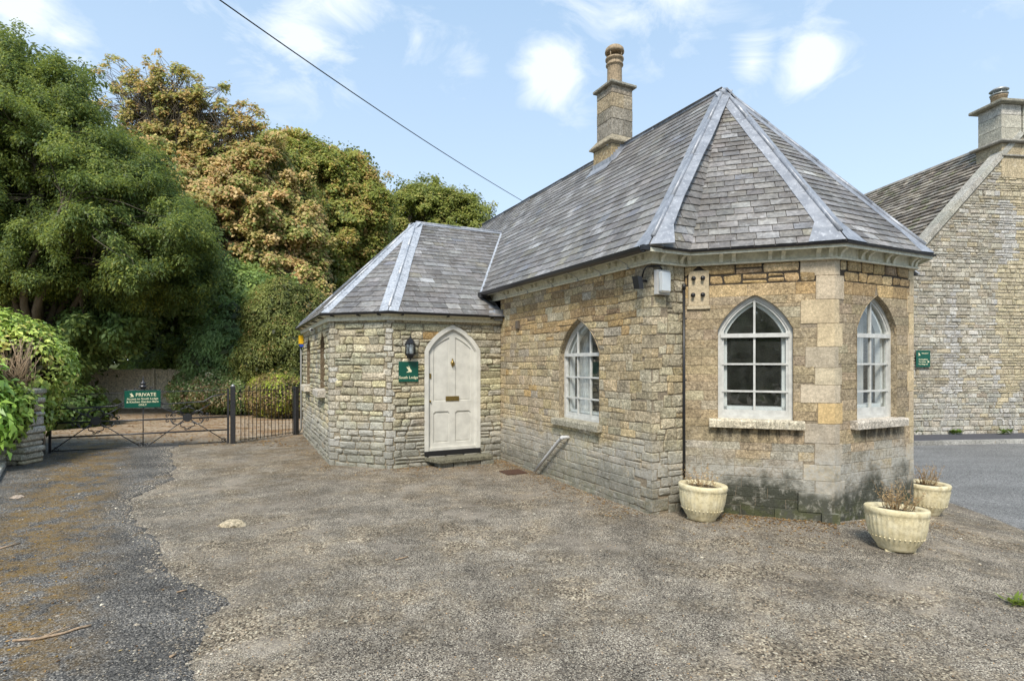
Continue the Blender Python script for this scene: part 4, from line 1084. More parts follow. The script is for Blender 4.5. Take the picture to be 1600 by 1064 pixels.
for (a, b, z0, z1) in ((-hb, 0.02, 5.44, 5.74), (.02, hb, 5.44, 5.74), (-hb, -.05, 5.0, 5.44), (-.05, hb, 5.0, 5.44)):
    m = MB(); block(m, cu + a + .002, cu + b - .002, cv - hb, cv + hb, z0 + .002, z1 - .002, jitc(rnd, (.42, .33, .20), .15)); cfin(m, 'base_stone', 'chimney_stone')
def roofz(u): return ZE + (min(u, 4.56 - u) + .17) * (5.70 - ZE) / 2.45
m = MB()
for sg in (-1,):
    y = cv - hb - .006
    n = 6
    for i in range(n):
        a, b = cu - hb - .01 + (hb + .01) * i / n, cu - hb - .01 + (hb + .01) * (i + 1) / n
        m.obox((a, y - .006, roofz(a) - .02), (b - a, 0, 0), (0, .012, 0), (0, 0, .15 + .02))
        m.quad((a, y, roofz(a) + .03), (b, y, roofz(b) + .03), (b, y - .13, roofz(b) + .03), (a, y - .13, roofz(a) + .03))
    m.obox((cu - hb - .012, cv - hb, roofz(cu - hb) - .02), (0, 2 * hb, 0), (.01, 0, 0), (0, 0, .13)); m.quad((cu - hb - .01, cv - hb - .05, roofz(cu - hb) + .028), (cu - hb - .01, cv + hb + .05, roofz(cu - hb) + .028), (cu - hb - .16, cv + hb + .05, roofz(cu - hb - .15) + .028), (cu - hb - .16, cv - hb - .05, roofz(cu - hb - .15) + .028))
    m.obox((cu, y - .006, 5.55), (hb + .01, 0, 0), (0, .012, 0), (0, 0, .17))
cfin(m, 'chimney_flashing', 'lead')
m = MB(); pr = .142
m.lathe((cu, cv, zc), [(pr * 1.08, 0), (pr * 1.02, .04), (pr, .06), (pr * .97, .40), (pr * 1.02, .42), (pr * 1.16, .43), (pr * 1.16, .455), (pr * 1.0, .47), (pr * 1.0, .52), (pr * 1.22, .535), (pr * 1.22, .57), (pr * 1.0, .585), (pr * .85, .585), (pr * .8, .45)], 20, (1, 1, 1), cap=False); cfin(m, 'chimney_pot', 'terracotta', colors=False)
m = MB(); m.lathe((cu, cv, zc), [(pr * 1.05, .665), (pr * 1.27, .675), (pr * 1.29, .70), (pr * 1.22, .745), (pr * .9, .79), (.0, .80)], 20, cap=True)
for k in range(4): a = k * math.pi / 2 + .4; m.tube([(cu + pr * math.cos(a), cv + pr * math.sin(a), zc + .57), (cu + pr * 1.05 * math.cos(a), cv + pr * 1.05 * math.sin(a), zc + .68)], .012, 5)
cfin(m, 'pot_cowl', 'terracotta', colors=False)

# ------------------------------------------------------------------ small things fixed to the lodge
m = MB(); w = W_A
m.tube([w.P(.0, 2.56, .05), w.P(.0, 1.2, .055), w.P(.004, -.02, .05)], .016, 8); m.tube([w.P(0, 2.60, .05), w.P(0, 2.54, .05)], .022, 8)
for z in (2.2, 1.5, .8): m.tube([w.P(-.02, z, .03), w.P(.03, z, .07)], .008, 5)
m.build('conduit', M['black'], lodge, colors=False)
m = MB(); bar(m, w, .05, .27, 2.352, 2.748, -.01, .014, (.52, .43, .29)); m.build('stone_plate', M['ashlar'], lodge)
m = MB(); bar(m, w, .034, .286, 2.313, 2.348, -.01, .028, (.54, .46, .32)); m.build('plate_ledge', M['ashlar'], lodge)
for s, z in ((.105, 2.665), (.205, 2.665), (.10, 2.475), (.205, 2.475)):
    m = MB(); m.tube([w.P(s, z, .015), w.P(s + rnd.uniform(-.004, .004), z - .003, .065)], .018, 8); m.tube([w.P(s, z, .017), w.P(s, z, .024)], .026, 8); m.build('iron_pin', M['iron'], lodge, center=True, colors=False)
m = MB(); w = W_long; s = w.L - 3.27; bar(m, w, s - .045, s + .045, 2.26, 2.39, .0, .045); bar(m, w, s - .035, s + .035, 2.27, 2.38, .045, .05); m.build('vent_cover', m_simple('brown_plastic', (.14, .115, .09), .6), lodge, colors=False)
m = MB(); s = lambda v: w.L - v
m.tube([w.P(s(1.70), .66, -.02), w.P(s(1.72), .665, .06), w.P(s(1.77), .655, .085), w.P(s(1.86), .60, .085), w.P(s(2.22), .32, .085), w.P(s(2.56), .05, .085)], .024, 10)
m.tube([w.P(s(1.755), .66, .085), w.P(s(1.80), .64, .085)], .031, 10); m.build('waste_pipe', M['grey_plastic'], lodge, colors=False)
m = MB(); m.box(-.50, -.16, 2.66, 2.98, -.02, .016); o = m.build('drain_cover', M['rust'], None, colors=False); o.location = K1W; o.rotation_euler = (0, 0, TH); tag(o, 'rusty iron drain cover in the ground beside the long wall', 'drain cover')
m = MB(); w = W_L; m.tube([w.P(.03, 2.36, .05), w.P(.03, .14, .05), w.P(.03, .02, .12)], .022, 8); m.build('downpipe', m_simple('dull_grey_pipe', (.20, .20, .19), .7), lodge, colors=False)

def thing_lodge(name, label, cat, p): return empty(name, tuple(LW(p)), TH, label, cat)
def tl(m, name, mat, root, p, **k):
    o = m.build(name, M[mat] if isinstance(mat, str) else mat, root, center=True, colors=False, **k); o.location = Vector(o.location) - Vector(p); return o
# bulkhead lamp
p = W_ret.P(.10, 2.46, .02); t_ = thing_lodge('bulkhead_light', 'grey rectangular bulkhead light on the corner under the eaves', 'light', p)
m = MB(); bar(m, W_ret, .01, .19, 2.46, 2.73, .02, .07); tl(m, 'housing', 'grey_plastic', t_, p)
m = MB(); bm = MB(); block(bm, 0, .155, 0, .05, 0, .235, (1, 1, 1), .018)
m.add([W_ret.P(.022 + v[0], 2.478 + v[2], .07 + v[1]) for v in bm.v], bm.f); tl(m, 'lens', 'frost', t_, p)
m = MB(); m.tube([W_long.P(W_long.L - .10, 2.66, .06), W_long.P(W_long.L - .08, 2.74, .05), W_long.P(W_long.L - .03, 2.775, .05), W_ret.P(.06, 2.775, .05), W_ret.P(.10, 2.74, .05)], .010, 6); tl(m, 'cable', 'black', t_, p)
p = W_long.P(W_long.L - .13, 2.60, .02); t_ = thing_lodge('floodlight', 'small black floodlight on the long wall next to the corner', 'light', p)
m = MB(); o_ = W_long.P(W_long.L - .13, 2.60, .09)
m.obox(o_ + Vector((0, 0, -.07)), W_long.d * .10 + Vector((0, 0, -.01)), W_long.n * .06, Vector((0, 0, .14)) + W_long.n * .03); tl(m, 'lamp_head', 'black', t_, p)
m = MB(); m.tube([W_long.P(W_long.L - .08, 2.62, .0), W_long.P(W_long.L - .08, 2.62, .1)], .014, 6); tl(m, 'bracket', 'black', t_, p)
# alarm box and camera on the wing
p = W_L.P(.14, 2.10, .02); t_ = thing_lodge('alarm_box', 'yellow and blue burglar alarm box at the far corner of the wing', 'alarm box', p)
m = MB(); bar(m, W_L, .02, .24, 2.14, 2.34, .02, .11); tl(m, 'yellow_cover', 'yellow', t_, p)
m = MB(); m.prism([W_L.P(.02, 2.137, .02), W_L.P(.02, 2.137, .11), W_L.P(.04, 2.07, .09), W_L.P(.04, 2.07, .02)], W_L.d * .21); tl(m, 'blue_base', 'blue', t_, p)
p = W_L.P(2.6, 2.34, .03); t_ = thing_lodge('security_camera', 'tiny white security camera under the eaves of the wing', 'camera', p)
m = MB(); m.tube([W_L.P(2.6, 2.35, .03), W_L.P(2.6, 2.35, .09)], .012, 6); tl(m, 'bracket', 'white', t_, p)
m = MB(); m.tube([W_L.P(2.53, 2.34, .10), W_L.P(2.70, 2.335, .115)], .032, 10); tl(m, 'body', 'white', t_, p)
m = MB(); m.tube([W_L.P(2.70, 2.335, .115), W_L.P(2.705, 2.335, .115)], .024, 10); tl(m, 'lens', 'black', t_, p)

# lantern beside the door
w = W_R; s = .306; cz = 1.93; p = w.P(s, cz, .02)
t_ = thing_lodge('wall_lantern', 'black six sided coach lantern on the wall left of the door', 'lantern', p)
cc = w.P(s, 0, .115)
m = MB(); m.lathe((cc.x, cc.y, cz), [(.0, .205), (.010, .20), (.012, .175), (.028, .165), (.062, .125), (.078, .085), (.098, .078), (.098, .068), (.080, .066)], 6, sm=False); tl(m, 'roof', 'black', t_, p)
m = MB(); m.lathe((cc.x, cc.y, cz), [(.070, -.098), (.078, -.098), (.080, -.085), (.070, -.12), (.045, -.155), (.014, -.165), (.010, -.185), (.0, -.19)], 6, sm=False); tl(m, 'base', 'black', t_, p)
for k in range(6):
    a = k * math.pi / 3; m = MB(); x, y = cc.x + .078 * math.cos(a), cc.y + .078 * math.sin(a)
    m.tube([(x, y, cz + .07), (x, y, cz - .10)], .008, 5); tl(m, 'upright', 'black', t_, p)
    b = a + math.pi / 3; m = MB()
    m.quad((cc.x + .072 * math.cos(a), cc.y + .072 * math.sin(a), cz - .095), (cc.x + .072 * math.cos(b), cc.y + .072 * math.sin(b), cz - .095), (cc.x + .072 * math.cos(b), cc.y + .072 * math.sin(b), cz + .068), (cc.x + .072 * math.cos(a), cc.y + .072 * math.sin(a), cz + .068)); tl(m, 'pane', 'glass', t_, p)
m = MB(); m.tube([(cc.x, cc.y, cz - .09), (cc.x, cc.y, cz + .03)], .028, 8); tl(m, 'candle_tube', 'white', t_, p)
m = MB(); bar(m, w, s - .035, s + .035, cz - .11, cz + .10, .015, .03); tl(m, 'back_plate', 'black', t_, p)

# signs
def text_obj(txt, size, mat, parent, loc, rot, name='lettering', ext=.0015, bold=.012, spacing=1.0):
    cu_ = bpy.data.curves.new(name, 'FONT'); cu_.body = txt; cu_.size = size; cu_.extrude = ext; cu_.offset = bold * size; cu_.align_x = 'CENTER'; cu_.align_y = 'CENTER'; cu_.resolution_u = 2; cu_.space_character = spacing
    ob = bpy.data.objects.new(name, cu_); col.objects.link(ob); dg = bpy.context.evaluated_depsgraph_get()
    me = bpy.data.meshes.new_from_object(ob.evaluated_get(dg)); bpy.data.objects.remove(ob); me.materials.clear()
    o = link(name, me, M[mat], parent, loc); o.rotation_euler = rot; return o
BIRD = [(.0, 1.0), (.08, .78), (.16, .70), (.20, .52), (.36, .34), (.46, .12), (.34, .0), (.10, .04), (-.10, -.02), (-.34, .02), (-.18, .12), (-.02, .16), (-.06, .36), (-.26, .60), (-.30, .80), (-.16, .76), (-.06, .62), (.0, .74)]
def emblem(parent, size, loc, rot):
    m = MB(); m.prism([(x * size, y * size, 0) for x, y in BIRD], (0, 0, .0015)); o = m.build('emblem', M['cream'], parent, colors=False); o.location = loc; o.rotation_euler = rot; return o
def sign(label, wd, ht, loc, rz, lines, emb, rim=True):
    """a sign board whose local x runs along its width, local -y faces the viewer; origin at the board's centre"""
    t = empty('sign', tuple(loc), rz, label, 'sign'); rot = (R(90), 0, 0)
    bm = MB(); block(bm, -wd / 2, wd / 2, -.006, .006, -ht / 2, ht / 2, (1, 1, 1), .003); bm.build('board', M['sign_green'], t, colors=False)
    for (txt, size, x, z) in lines: text_obj(txt, size, 'cream', t, (x, -.0075, z), rot)
    for (sz, x, z) in emb: emblem(t, sz, (x, -.0070, z), rot)
    return t
sign('square green sign reading South Lodge under the lantern', .325, .33, LW(W_R.P(.300, 1.555, .032)), TH, [('South Lodge', .062, 0, -.095)], [(.115, 0, -.01)])
for dx in (-.14, .14):
    pass

# ================================================================== gate and railings
G0 = Vector((-8.62, 10.28, 0)); G1 = Vector((-5.95, 11.55, 0)); gd = (G1 - G0).normalized(); GL = (G1 - G0).length; GA = math.atan2(gd.y, gd.x); gn = Vector((gd.y, -gd.x, 0))
gate = empty('entrance_gate', tuple(G0), GA, 'wide black wrought iron gate with scrolls, round bosses and central finial', 'gate')
def gpart(m, name, mat='iron'): return m.build(name, M[mat], gate, colors=False, center=True)
def g(s, z, o=0): return Vector((s, -o, z))
def scroll(m, c, r, a0, turns, sg=1, rad=.010, o=0, n=18):
    pts = []
    for i in range(n + 1):
        t = i / n; a = a0 + sg * turns * 2 * math.pi * t; rr = r * (1 - .82 * t); pts.append(g(c[0] + rr * math.cos(a), c[1] + rr * math.sin(a), o))
    m.tube(pts, [rad * (1 - .3 * i / n) for i in range(n + 1)], 5)
def rail(pts, r=.012, name='rail', n=6):
    m = MB(); m.tube([g(*p) for p in pts], r, n); gpart(m, name)
for z in (.57, .30): rail([(.0, z), (GL, z)], .017)
rail([(.0, .045), (GL, .045)], .010)
rail([(.34, 1.10), (GL, 1.13)], .008)
rail([(.05, .83), (.38, .835), (1.02, .865), (1.22, .96)], .011, 'shaped_rail'); rail([(.05, .82), (1.30, .86)], .009)
rail([(1.62, .965), (1.84, .87), (2.50, .90), (2.66, 1.0), (2.90, 1.05)], .013, 'shaped_rail'); rail([(1.55, .86), (2.62, .90)], .009)
for s, z1 in ((.0, .60), (GL, 1.14)):
    m = MB(); m.obox(g(s - .02, .02, .02), Vector((.04, 0, 0)), Vector((0, .04, 0)), (0, 0, z1)); gpart(m, 'stile')
m = MB(); m.tube([g(1.46, .04), g(1.46, 1.12)], .010, 6); gpart(m, 'centre_upright')
for bs in (.70, 2.22):
    for (a, b) in (((bs - .66, 1.00 if bs < 1 else .90), (bs, .585)), ((bs, .585), (bs + .70, .06)), ((bs - .68, .05), (bs, .585)), ((bs, .585), (bs + .42, .86))):
        rail([a, b], .010, 'brace')
    m = MB(); m.tube([g(bs, .585, .022), g(bs, .585, -.022)], .085, 18)
    m.smooth = [False] * len(m.smooth); gpart(m, 'boss')
    m = MB()
    for sx in (-1, 1):
        for sz in (-1, 1):
            m.tube([g(bs + sx * .07, .585 + sz * .05), g(bs + sx * .16, .585 + sz * .14), g(bs + sx * .25, .585 + sz * .12), g(bs + sx * .30, .585 + sz * .035)], .011, 5)
            scroll(m, (bs + sx * .235, .585 + sz * .055), .045, math.pi / 2 * sz, 1.2, -sx * sz); scroll(m, (bs + sx * .345, .585 + sz * .055), .035, -math.pi / 2 * sz, 1.1, sx * sz)
            m.tube([g(bs + sx * .06, .585 + sz * .08), g(bs + sx * .13, .585 + sz * .13), g(bs + sx * .11, .585 + sz * .18), g(bs + sx * .04, .585 + sz * .20)], .010, 5)
            scroll(m, (bs + sx * .030, .585 + sz * .225), .030, 0, 1.1, sx)
    gpart(m, 'scrollwork')
m = MB()
for s, z, q in ((1.40, .085, 1), (1.52, .085, -1), (.09, .09, -1), (GL - .09, .09, 1), (.37, 1.15, 1), (.20, 1.13, -1)): scroll(m, (s, z), .045, 0, 1.3, q)
for q in (-1, 1):
    m.tube([g(1.46 + q * .03, 1.20), g(1.46 + q * .10, 1.155), g(1.46 + q * .20, 1.165), g(1.46 + q * .27, 1.135)], .009, 5); scroll(m, (1.46 + q * .29, 1.155), .03, 0, 1.2, -q); scroll(m, (1.46 + q * .13, 1.19), .028, 0, 1.2, q)
gpart(m, 'scrollwork')['kind'] = 'stuff'
m = MB(); m.lathe(g(1.46, 1.12), [(.03, 0), (.05, .03), (.03, .05), (.038, .08), (.075, .10), (.075, .115), (.04, .13), (.05, .16), (.065, .175), (.03, .19), (.014, .22), (.012, .27), (.0, .33)], 12); gpart(m, 'finial')
def post(label, p, h, wd=.10, cap=True):
    t = empty('gate_post', (p[0], p[1], gz(p[0], p[1]) - .02), GA, label, 'post')
    m = MB(); block(m, -wd / 2, wd / 2, -wd / 2, wd / 2, 0, h, (1, 1, 1), .006); m.build('shaft', M['iron'], t, colors=False)
    m = MB(); m.lathe((0, 0, h), [(wd * .42, 0), (wd * .42, .02), (0, .05)], 4); m.build('cap', M['galv'] if cap else M['iron'], t, colors=False)
    return t
post('square black iron post with pale cap between the gate and the railings', G1 + gd * .09, 1.22, .098)
post('black iron hanging post beside the hedge at the stone wall end', G0 - gd * .14, .78, .12, False)
sg = sign('green sign reading PRIVATE hung on the middle of the entrance gate', .60, .335, Vector(G0) + gd * 1.46 + gn * .045 + Vector((0, 0, .985)), GA,
     [('PRIVATE', .092, .055, .085), ('Access to South Lodge', .056, 0, .005), ('& Kitchen Garden Barn', .056, 0, -.055), ('ONLY', .050, 0, -.115)], [(.088, -.185, .045)])
# railings between post and wing
R0 = G1 + gd * .20; R1 = Vector((-5.12, 12.95, 0)); rd = (R1 - R0).normalized(); RL = (R1 - R0).length
rl = empty('iron_railings', tuple(R0), math.atan2(rd.y, rd.x), 'black iron railings with thin pointed bars joining the gate post to the wing', 'railings')
for z, t_ in ((1.09, .010), (.07, .010)):
    m = MB(); m.box(0, RL, -.018, .018, z - .005, z + .005); m.build('rail', M['iron'], rl, colors=False, center=True)
nb = 15
for i in range(nb):
    s = .05 + (RL - .1) * i / (nb - 1); m = MB(); m.tube([(s, 0, .04), (s, 0, 1.17), (s, 0, 1.22)], [.0075, .0075, .001], 6); m.build('bar', M['iron'], rl, colors=False, center=True)
m = MB(); m.box(RL + .01, RL + .10, -.045, .045, -.02, 1.14); m.build('end_post', M['iron'], rl, colors=False, center=True)

# ================================================================== planters
def planter(p, rz, label, seed, tilt=0, plant=True, plabel=''):
    r = random.Random(seed)
    t = empty('plant_pot', (p[0], p[1], p[2]), rz, label, 'plant pot', 'cream fluted pots around the bay')
    t.rotation_euler = (0, tilt, rz)
    nfl = 34
    def mod(a, i):
        if 4 <= i <= 9: return 1 - .022 * (0.5 + .5 * math.cos(a * nfl)) ** 2
        return 1
    prof = [(.0, .0), (.125, .0), (.148, .012), (.154, .035), (.180, .07), (.208, .115), (.226, .16), (.238, .22), (.245, .285), (.247, .325), (.250, .333), (.254, .342), (.256, .375), (.248, .385), (.190, .382), (.184, .37), (.175, .33), (.0, .33)]
    m = MB(); m.lathe((0, 0, 0), prof, 136, mod=mod, cap=False); m.build('bowl', M['pot'], t, colors=False)
    m = MB()
    for k in range(nfl):
        a = 2 * math.pi * (k + .5) / nfl; m.lathe((.212 * math.cos(a), .212 * math.sin(a), .13), [(.009, -.008), (.010, 0), (.0, .010)], 5)
        a2 = a; m.lathe((.243 * math.cos(a2), .243 * math.sin(a2), .305), [(.0, -.012), (.009, -.004), (.0, .006)], 5)
    m.build('beading', M['pot'], t, colors=False, kind='stuff')
    m = MB()
    for k in range(3):
        a = 2 * math.pi * k / 3 + .5; block(m, .10 * math.cos(a) - .04, .10 * math.cos(a) + .04, .10 * math.sin(a) - .04, .10 * math.sin(a) + .04, -.02, .016, (1, 1, 1), .008)
    m.build('foot', M['pot'], t, colors=False)
    vs = [(0, 0, .352)]; fs = []
    for k in range(24):
        a = 2 * math.pi * k / 24; vs.append((.182 * math.cos(a), .182 * math.sin(a), .345 + .008 * r.random()))
    fs = [[0, 1 + k, 1 + (k + 1) % 24] for k in range(24)]
    m = MB(); m.add(vs, fs, sm=True); m.build('soil', M['soil'], t, colors=False)
    # dead plant
    if plant:
        m = MB(); dry = [(.34, .22, .10), (.42, .29, .15), (.26, .18, .10), (.45, .35, .20)]
        for k in range(plant):
            a = r.uniform(0, 6.28); rr = r.uniform(0, .13); b = Vector((rr * math.cos(a), rr * math.sin(a), .34)); d = Vector((math.cos(a) * r.uniform(-.1, .6), math.sin(a) * r.uniform(-.1, .6), 1)).normalized()
            L = r.uniform(.09, .33); pts = [b]
            for q in range(4): d = (d + Vector((r.uniform(-.3, .3), r.uniform(-.3, .3), r.uniform(-.15, .1)))).normalized(); pts.append(pts[-1] + d * L / 4)
            c = jitc(r, r.choice(dry), .15); m.tube(pts, [.0026, .002, .0016, .0012, .0008], 3, colr=c)
            for q in range(9):
                u = r.uniform(.25, 1) * 3.99; i0 = int(u); pp = pts[i0].lerp(pts[i0 + 1], u - i0); e = Vector((r.uniform(-1, 1), r.uniform(-1, 1), r.uniform(-.4, 1))).normalized(); L2 = r.uniform(.006, .016); f_ = e.orthogonal().normalized()
                m.add([pp, pp + e * L2 + f_ * L2 * .35, pp + e * L2 * 1.7, pp + e * L2 - f_ * L2 * .35], [[0, 1, 2, 3]], jitc(r, r.choice(dry), .2))
        o = m.build('dried_plant', M['leaf_dry'], None); o.location = t.location; tag(o, plabel, 'dead plant')
    return t
planter((2.06, 5.99, 0), .3, 'cream fluted pot by the black conduit with hardly any plant', 31, R(2.5), 42, 'sparse brown dead stems in the pot by the black conduit')
planter((3.53, 5.06, -.012), 1.0, 'cream fluted pot nearest the camera below the narrow bay window', 32, R(4), 70, 'tangled dry brown plant in the nearest cream pot')
planter((5.12, 6.83, -.17), .2, 'cream fluted pot half hidden behind the bay corner by the road', 33, R(1.5), 60, 'bushy dry twigs in the pot by the road')

# ================================================================== barn
BTH = math.atan2(BG.y, BG.x); barn = empty('stone_barn', tuple(B0), BTH, 'tall rubble stone barn with mossy stone slate roof and gable chimney across the road', 'barn')
# local: x along the gable wall, y away from the camera, z from the road; gable apex at xa
xa, za = 1.95, 8.42; hwb = 4.75; ze = 3.45; BL = 17
def zt_gable(x): return ze + (za - ze) * max(0, 1 - abs(x - xa) / hwb)
m = MB(); m.add([(xa - hwb, 0, -.2), (xa + hwb, 0, -.2), (xa + hwb, 0, ze), (xa, 0, za), (xa - hwb, 0, ze)], [[0, 1, 2, 3, 4]]); m.add([(xa - hwb, 0, -.2), (xa - hwb, BL, -.2), (xa - hwb, BL, ze), (xa - hwb, 0, ze)], [[3, 2, 1, 0]])
m.add([(xa + hwb, 0, -.2), (xa + hwb, BL, -.2), (xa + hwb, BL, ze), (xa + hwb, 0, ze)], [[0, 1, 2, 3]]); m.add([(xa - hwb, BL, -.2), (xa + hwb, BL, -.2), (xa + hwb, BL, ze), (xa, BL, za), (xa - hwb, BL, ze)], [[4, 3, 2, 1, 0]])
m.build('wall', M['mortar_barn'], barn)
C_BARN = [(4, (.45, .41, .33)), (3, (.41, .37, .29)), (3, (.50, .47, .40)), (1, (.36, .31, .23)), (.8, (.47, .40, .27))]
rr = random.Random(55); m = MB(); z = -.05
while z < za - .25:
    h = rr.choice((rr.uniform(.05, .08), rr.uniform(.07, .12), rr.uniform(.11, .17))); z1 = z + h
    lim = hwb * max(0, min(1, (za - z1) / (za - ze))) - .02
    x = xa - lim
    xe = xa + lim
    while x < xe - .05:
        w_ = min(rr.choice((rr.uniform(.07, .16), rr.uniform(.14, .30), rr.uniform(.25, .45))) * (1 if h < .12 else .8), xe - x); g_ = .007; p_ = rr.uniform(.008, .032); j = lambda: rr.uniform(-.012, .012)
        tint = .5 + .5 * mnoise.noise(Vector((x * .5, z * .35, 4))); c = jitc(rr, pick(rr, C_BARN), .2)
        kk_ = .80 + .45 * tint; c = tuple(q * kk_ for q in c)
        if mnoise.noise(Vector((x * 1.1, z * .12, 9))) > .22: c = tuple(q * .55 + .25 for q in c)
        if z < 1.2 and rr.random() < .5: c = jitc(rr, (.44, .42, .36), .2)
        if xa - .9 < x < xa + 1.0 and tint > .45: c = jitc(rr, (.50, .43, .29), .15)
        q = [(x + g_ + j(), z + g_ + j()), (x + w_ - g_ + j(), z + g_ + j()), (x + w_ - g_ + j(), z1 - g_ + j()), (x + g_ + j(), z1 - g_ + j())]
        cx_ = x + w_ / 2; cz_ = (z + z1) / 2
        vs = [(a, 0, b) for a, b in q] + [(a + (cx_ - a) * .14, -p_ * rr.uniform(.7, 1.2), b + (cz_ - b) * .28) for a, b in q]
        m.add(vs, [[0, 1, 5, 4], [1, 2, 6, 5], [2, 3, 7, 6], [3, 0, 4, 7], [4, 5, 6, 7]], c); x += w_
    z = z1
m.build('stonework', M['stone_rough'], barn, kind='stuff')
# roof of graded stone slates, steep towards the camera's left
def to_b(p): return Vector(p)
for sgn, nm in ((-1, 'roof'), (1, 'roof')):
    e0 = Vector((xa + sgn * (hwb + .25), -.02, ze - .20)); 
    A, B_ = (Vector((xa - hwb - .25, BL, ze - .20)), Vector((xa - hwb - .25, .10, ze - .20))) if sgn < 0 else (Vector((xa + hwb + .25, .10, ze - .20)), Vector((xa + hwb + .25, BL, ze - .20)))
    TPL = [Vector((xa, .10, za + .06)), Vector((xa, BL, za + .06))] if sgn < 0 else [Vector((xa, BL, za + .06)), Vector((xa, .10, za + .06))]
    poly = [A, B_] + TPL
    m = MB(); m.add(poly, [[0, 1, 2, 3]], (.12, .10, .08)); rf = m.build(nm, M['barn_tile'], barn)
    if sgn < 0:
        tmp = []; facet_slates(poly, .20, .24, tmp, random.Random(77), [(4, (.23, .195, .15)), (3, (.29, .25, .20)), (2, (.16, .13, .10)), (1.5, (.36, .32, .26)), (1, (.20, .19, .11))], .055, 1.3, 1.0)
        m = MB()
        for vs, fs, cc in tmp: m.add(vs, fs, cc)
        o = m.build('stone_slating', M['barn_tile'], rf, kind='stuff')
        for q in range(int(BL / .45)):
            m = MB(); y0 = .3 + q * .45; m.prism([(xa - .17, y0, za - .09), (xa, y0, za + .13), (xa + .17, y0, za - .09)], (0, .44, 0), jitc(rnd, (.28, .25, .20), .15)); m.build('ridge_stone', M['barn_tile'], rf, center=True)
# coping stones down both slopes of the gable
sl = Vector((-hwb, 0, ze - za)); Ls = sl.length; sd = sl / Ls; nk = 15
for sgn in (-1, 1):
    for k in range(nk):
        a = Ls * k / nk; b = Ls * (k + 1) / nk - .006; d = Vector((sd.x * (1 if sgn < 0 else -1), 0, sd.z)); up = Vector((-d.z, 0, d.x)); up = up if up.z > 0 else -up
        p0 = Vector((xa, -.05, za + .02)) + d * a; m = MB(); m.obox(p0, d * (b - a), (0, .34, 0), up * .15, jitc(rnd, (.42, .40, .34), .12)); m.build('coping_stone', M['stone_rough'], barn, center=True)
bc = empty('chimney'); bc.parent = barn; bc.location = (xa, .35, 7.8)
def bfin(m, name, mt, **k):
    o = m.build(name, M[mt], bc, center=True, **k); o.location = Vector(o.location) - Vector(bc.location); return o
x0c, x1c, y0c, y1c = xa - .68, xa + .72, -.03, .72
zb0 = 7.55
for k, (za_, zb_) in enumerate(((7.2, 7.78), (7.78, 8.18))):
    for (p, q) in ((x0c, xa - .05), (xa - .05, x1c)):
        m = MB(); block(m, p + .003, q - .003, y0c, y1c, za_ + .003, zb_ - .003, jitc(rnd, (.46, .38, .25), .1)); bfin(m, 'base_stone', 'stone_rough')
m = MB(); block(m, x0c - .12, x1c + .12, y0c - .12, y1c + .12, 8.18, 8.25, (.34, .32, .27), .02); bfin(m, 'string_course', 'stone_rough')
m = MB(); block(m, x0c - .02, x1c + .02, y0c - .05, y0c, 7.80, 7.85, (.34, .32, .27), .01); bfin(m, 'string_course', 'stone_rough')
for (p, q, ya, yb) in ((x0c + .03, xa - .02, y0c + .03, y1c - .03), (xa + .035, x1c - .03, y0c + .03, y1c - .03), (xa - .02, xa + .035, y0c + .20, y1c - .06)):
    for (z0_, z1_) in ((8.25, 8.62), (8.62, 8.98), (8.98, 9.28)):
        m = MB(); block(m, p + .002, q - .002, ya, yb, z0_ + .003, z1_ - .003, jitc(rnd, (.47, .45, .38), .1)); bfin(m, 'shaft_stone', 'stone_rough')
m = MB(); block(m, x0c - .13, x1c + .13, y0c - .13, y1c + .13, 9.28, 9.37, (.33, .31, .24), .02); bfin(m, 'cap_slab', 'stone_rough')
m = MB(); m.lathe((xa - .36, .33, 9.37), [(.19, 0), (.185, .24), (.20, .25), (.20, .27), (.0, .27)], 16); bfin(m, 'chimney_pot', 'terracotta', colors=False)
m = MB(); m.lathe((xa - .36, .33, 9.37), [(.21, .42), (.23, .43), (.15, .50), (.03, .54), (0, .56)], 16)
m.lathe((xa - .36, .33, 9.37), [(.215, .31), (.215, .33), (.0, .335)], 16)
for k in range(6): a = k * math.pi / 3; m.tube([(xa - .36 + .17 * math.cos(a), .33 + .17 * math.sin(a), 9.62), (xa - .36 + .17 * math.cos(a), .33 + .17 * math.sin(a), 9.80)], .012, 4)
bfin(m, 'pot_cowl', 'galv', colors=False)
# green finger board on the barn wall
pz = 1.83; px_ = PX(1440.2, 560.5, 15.02)
s3 = sign('small green direction sign with an arrow on the barn wall beyond the lodge corner', .425, .455, px_ + Vector((0, -.05, 0)), BTH, [('WILLESLEY', .042, .05, .145), ('The Kingfisher', .048, -.005, -.02), ('The Stables', .048, -.03, -.085), ('The Village Inn', .048, -.005, -.15)], [(.09, -.13, .085)])
m = MB(); m.prism([(.13, -.0075, -.11), (.19, -.0075, -.085), (.13, -.0075, -.05), (.13, -.0075, -.11)][:3], (0, -.0015, 0)); m.build('arrow', M['cream'], s3, colors=False)

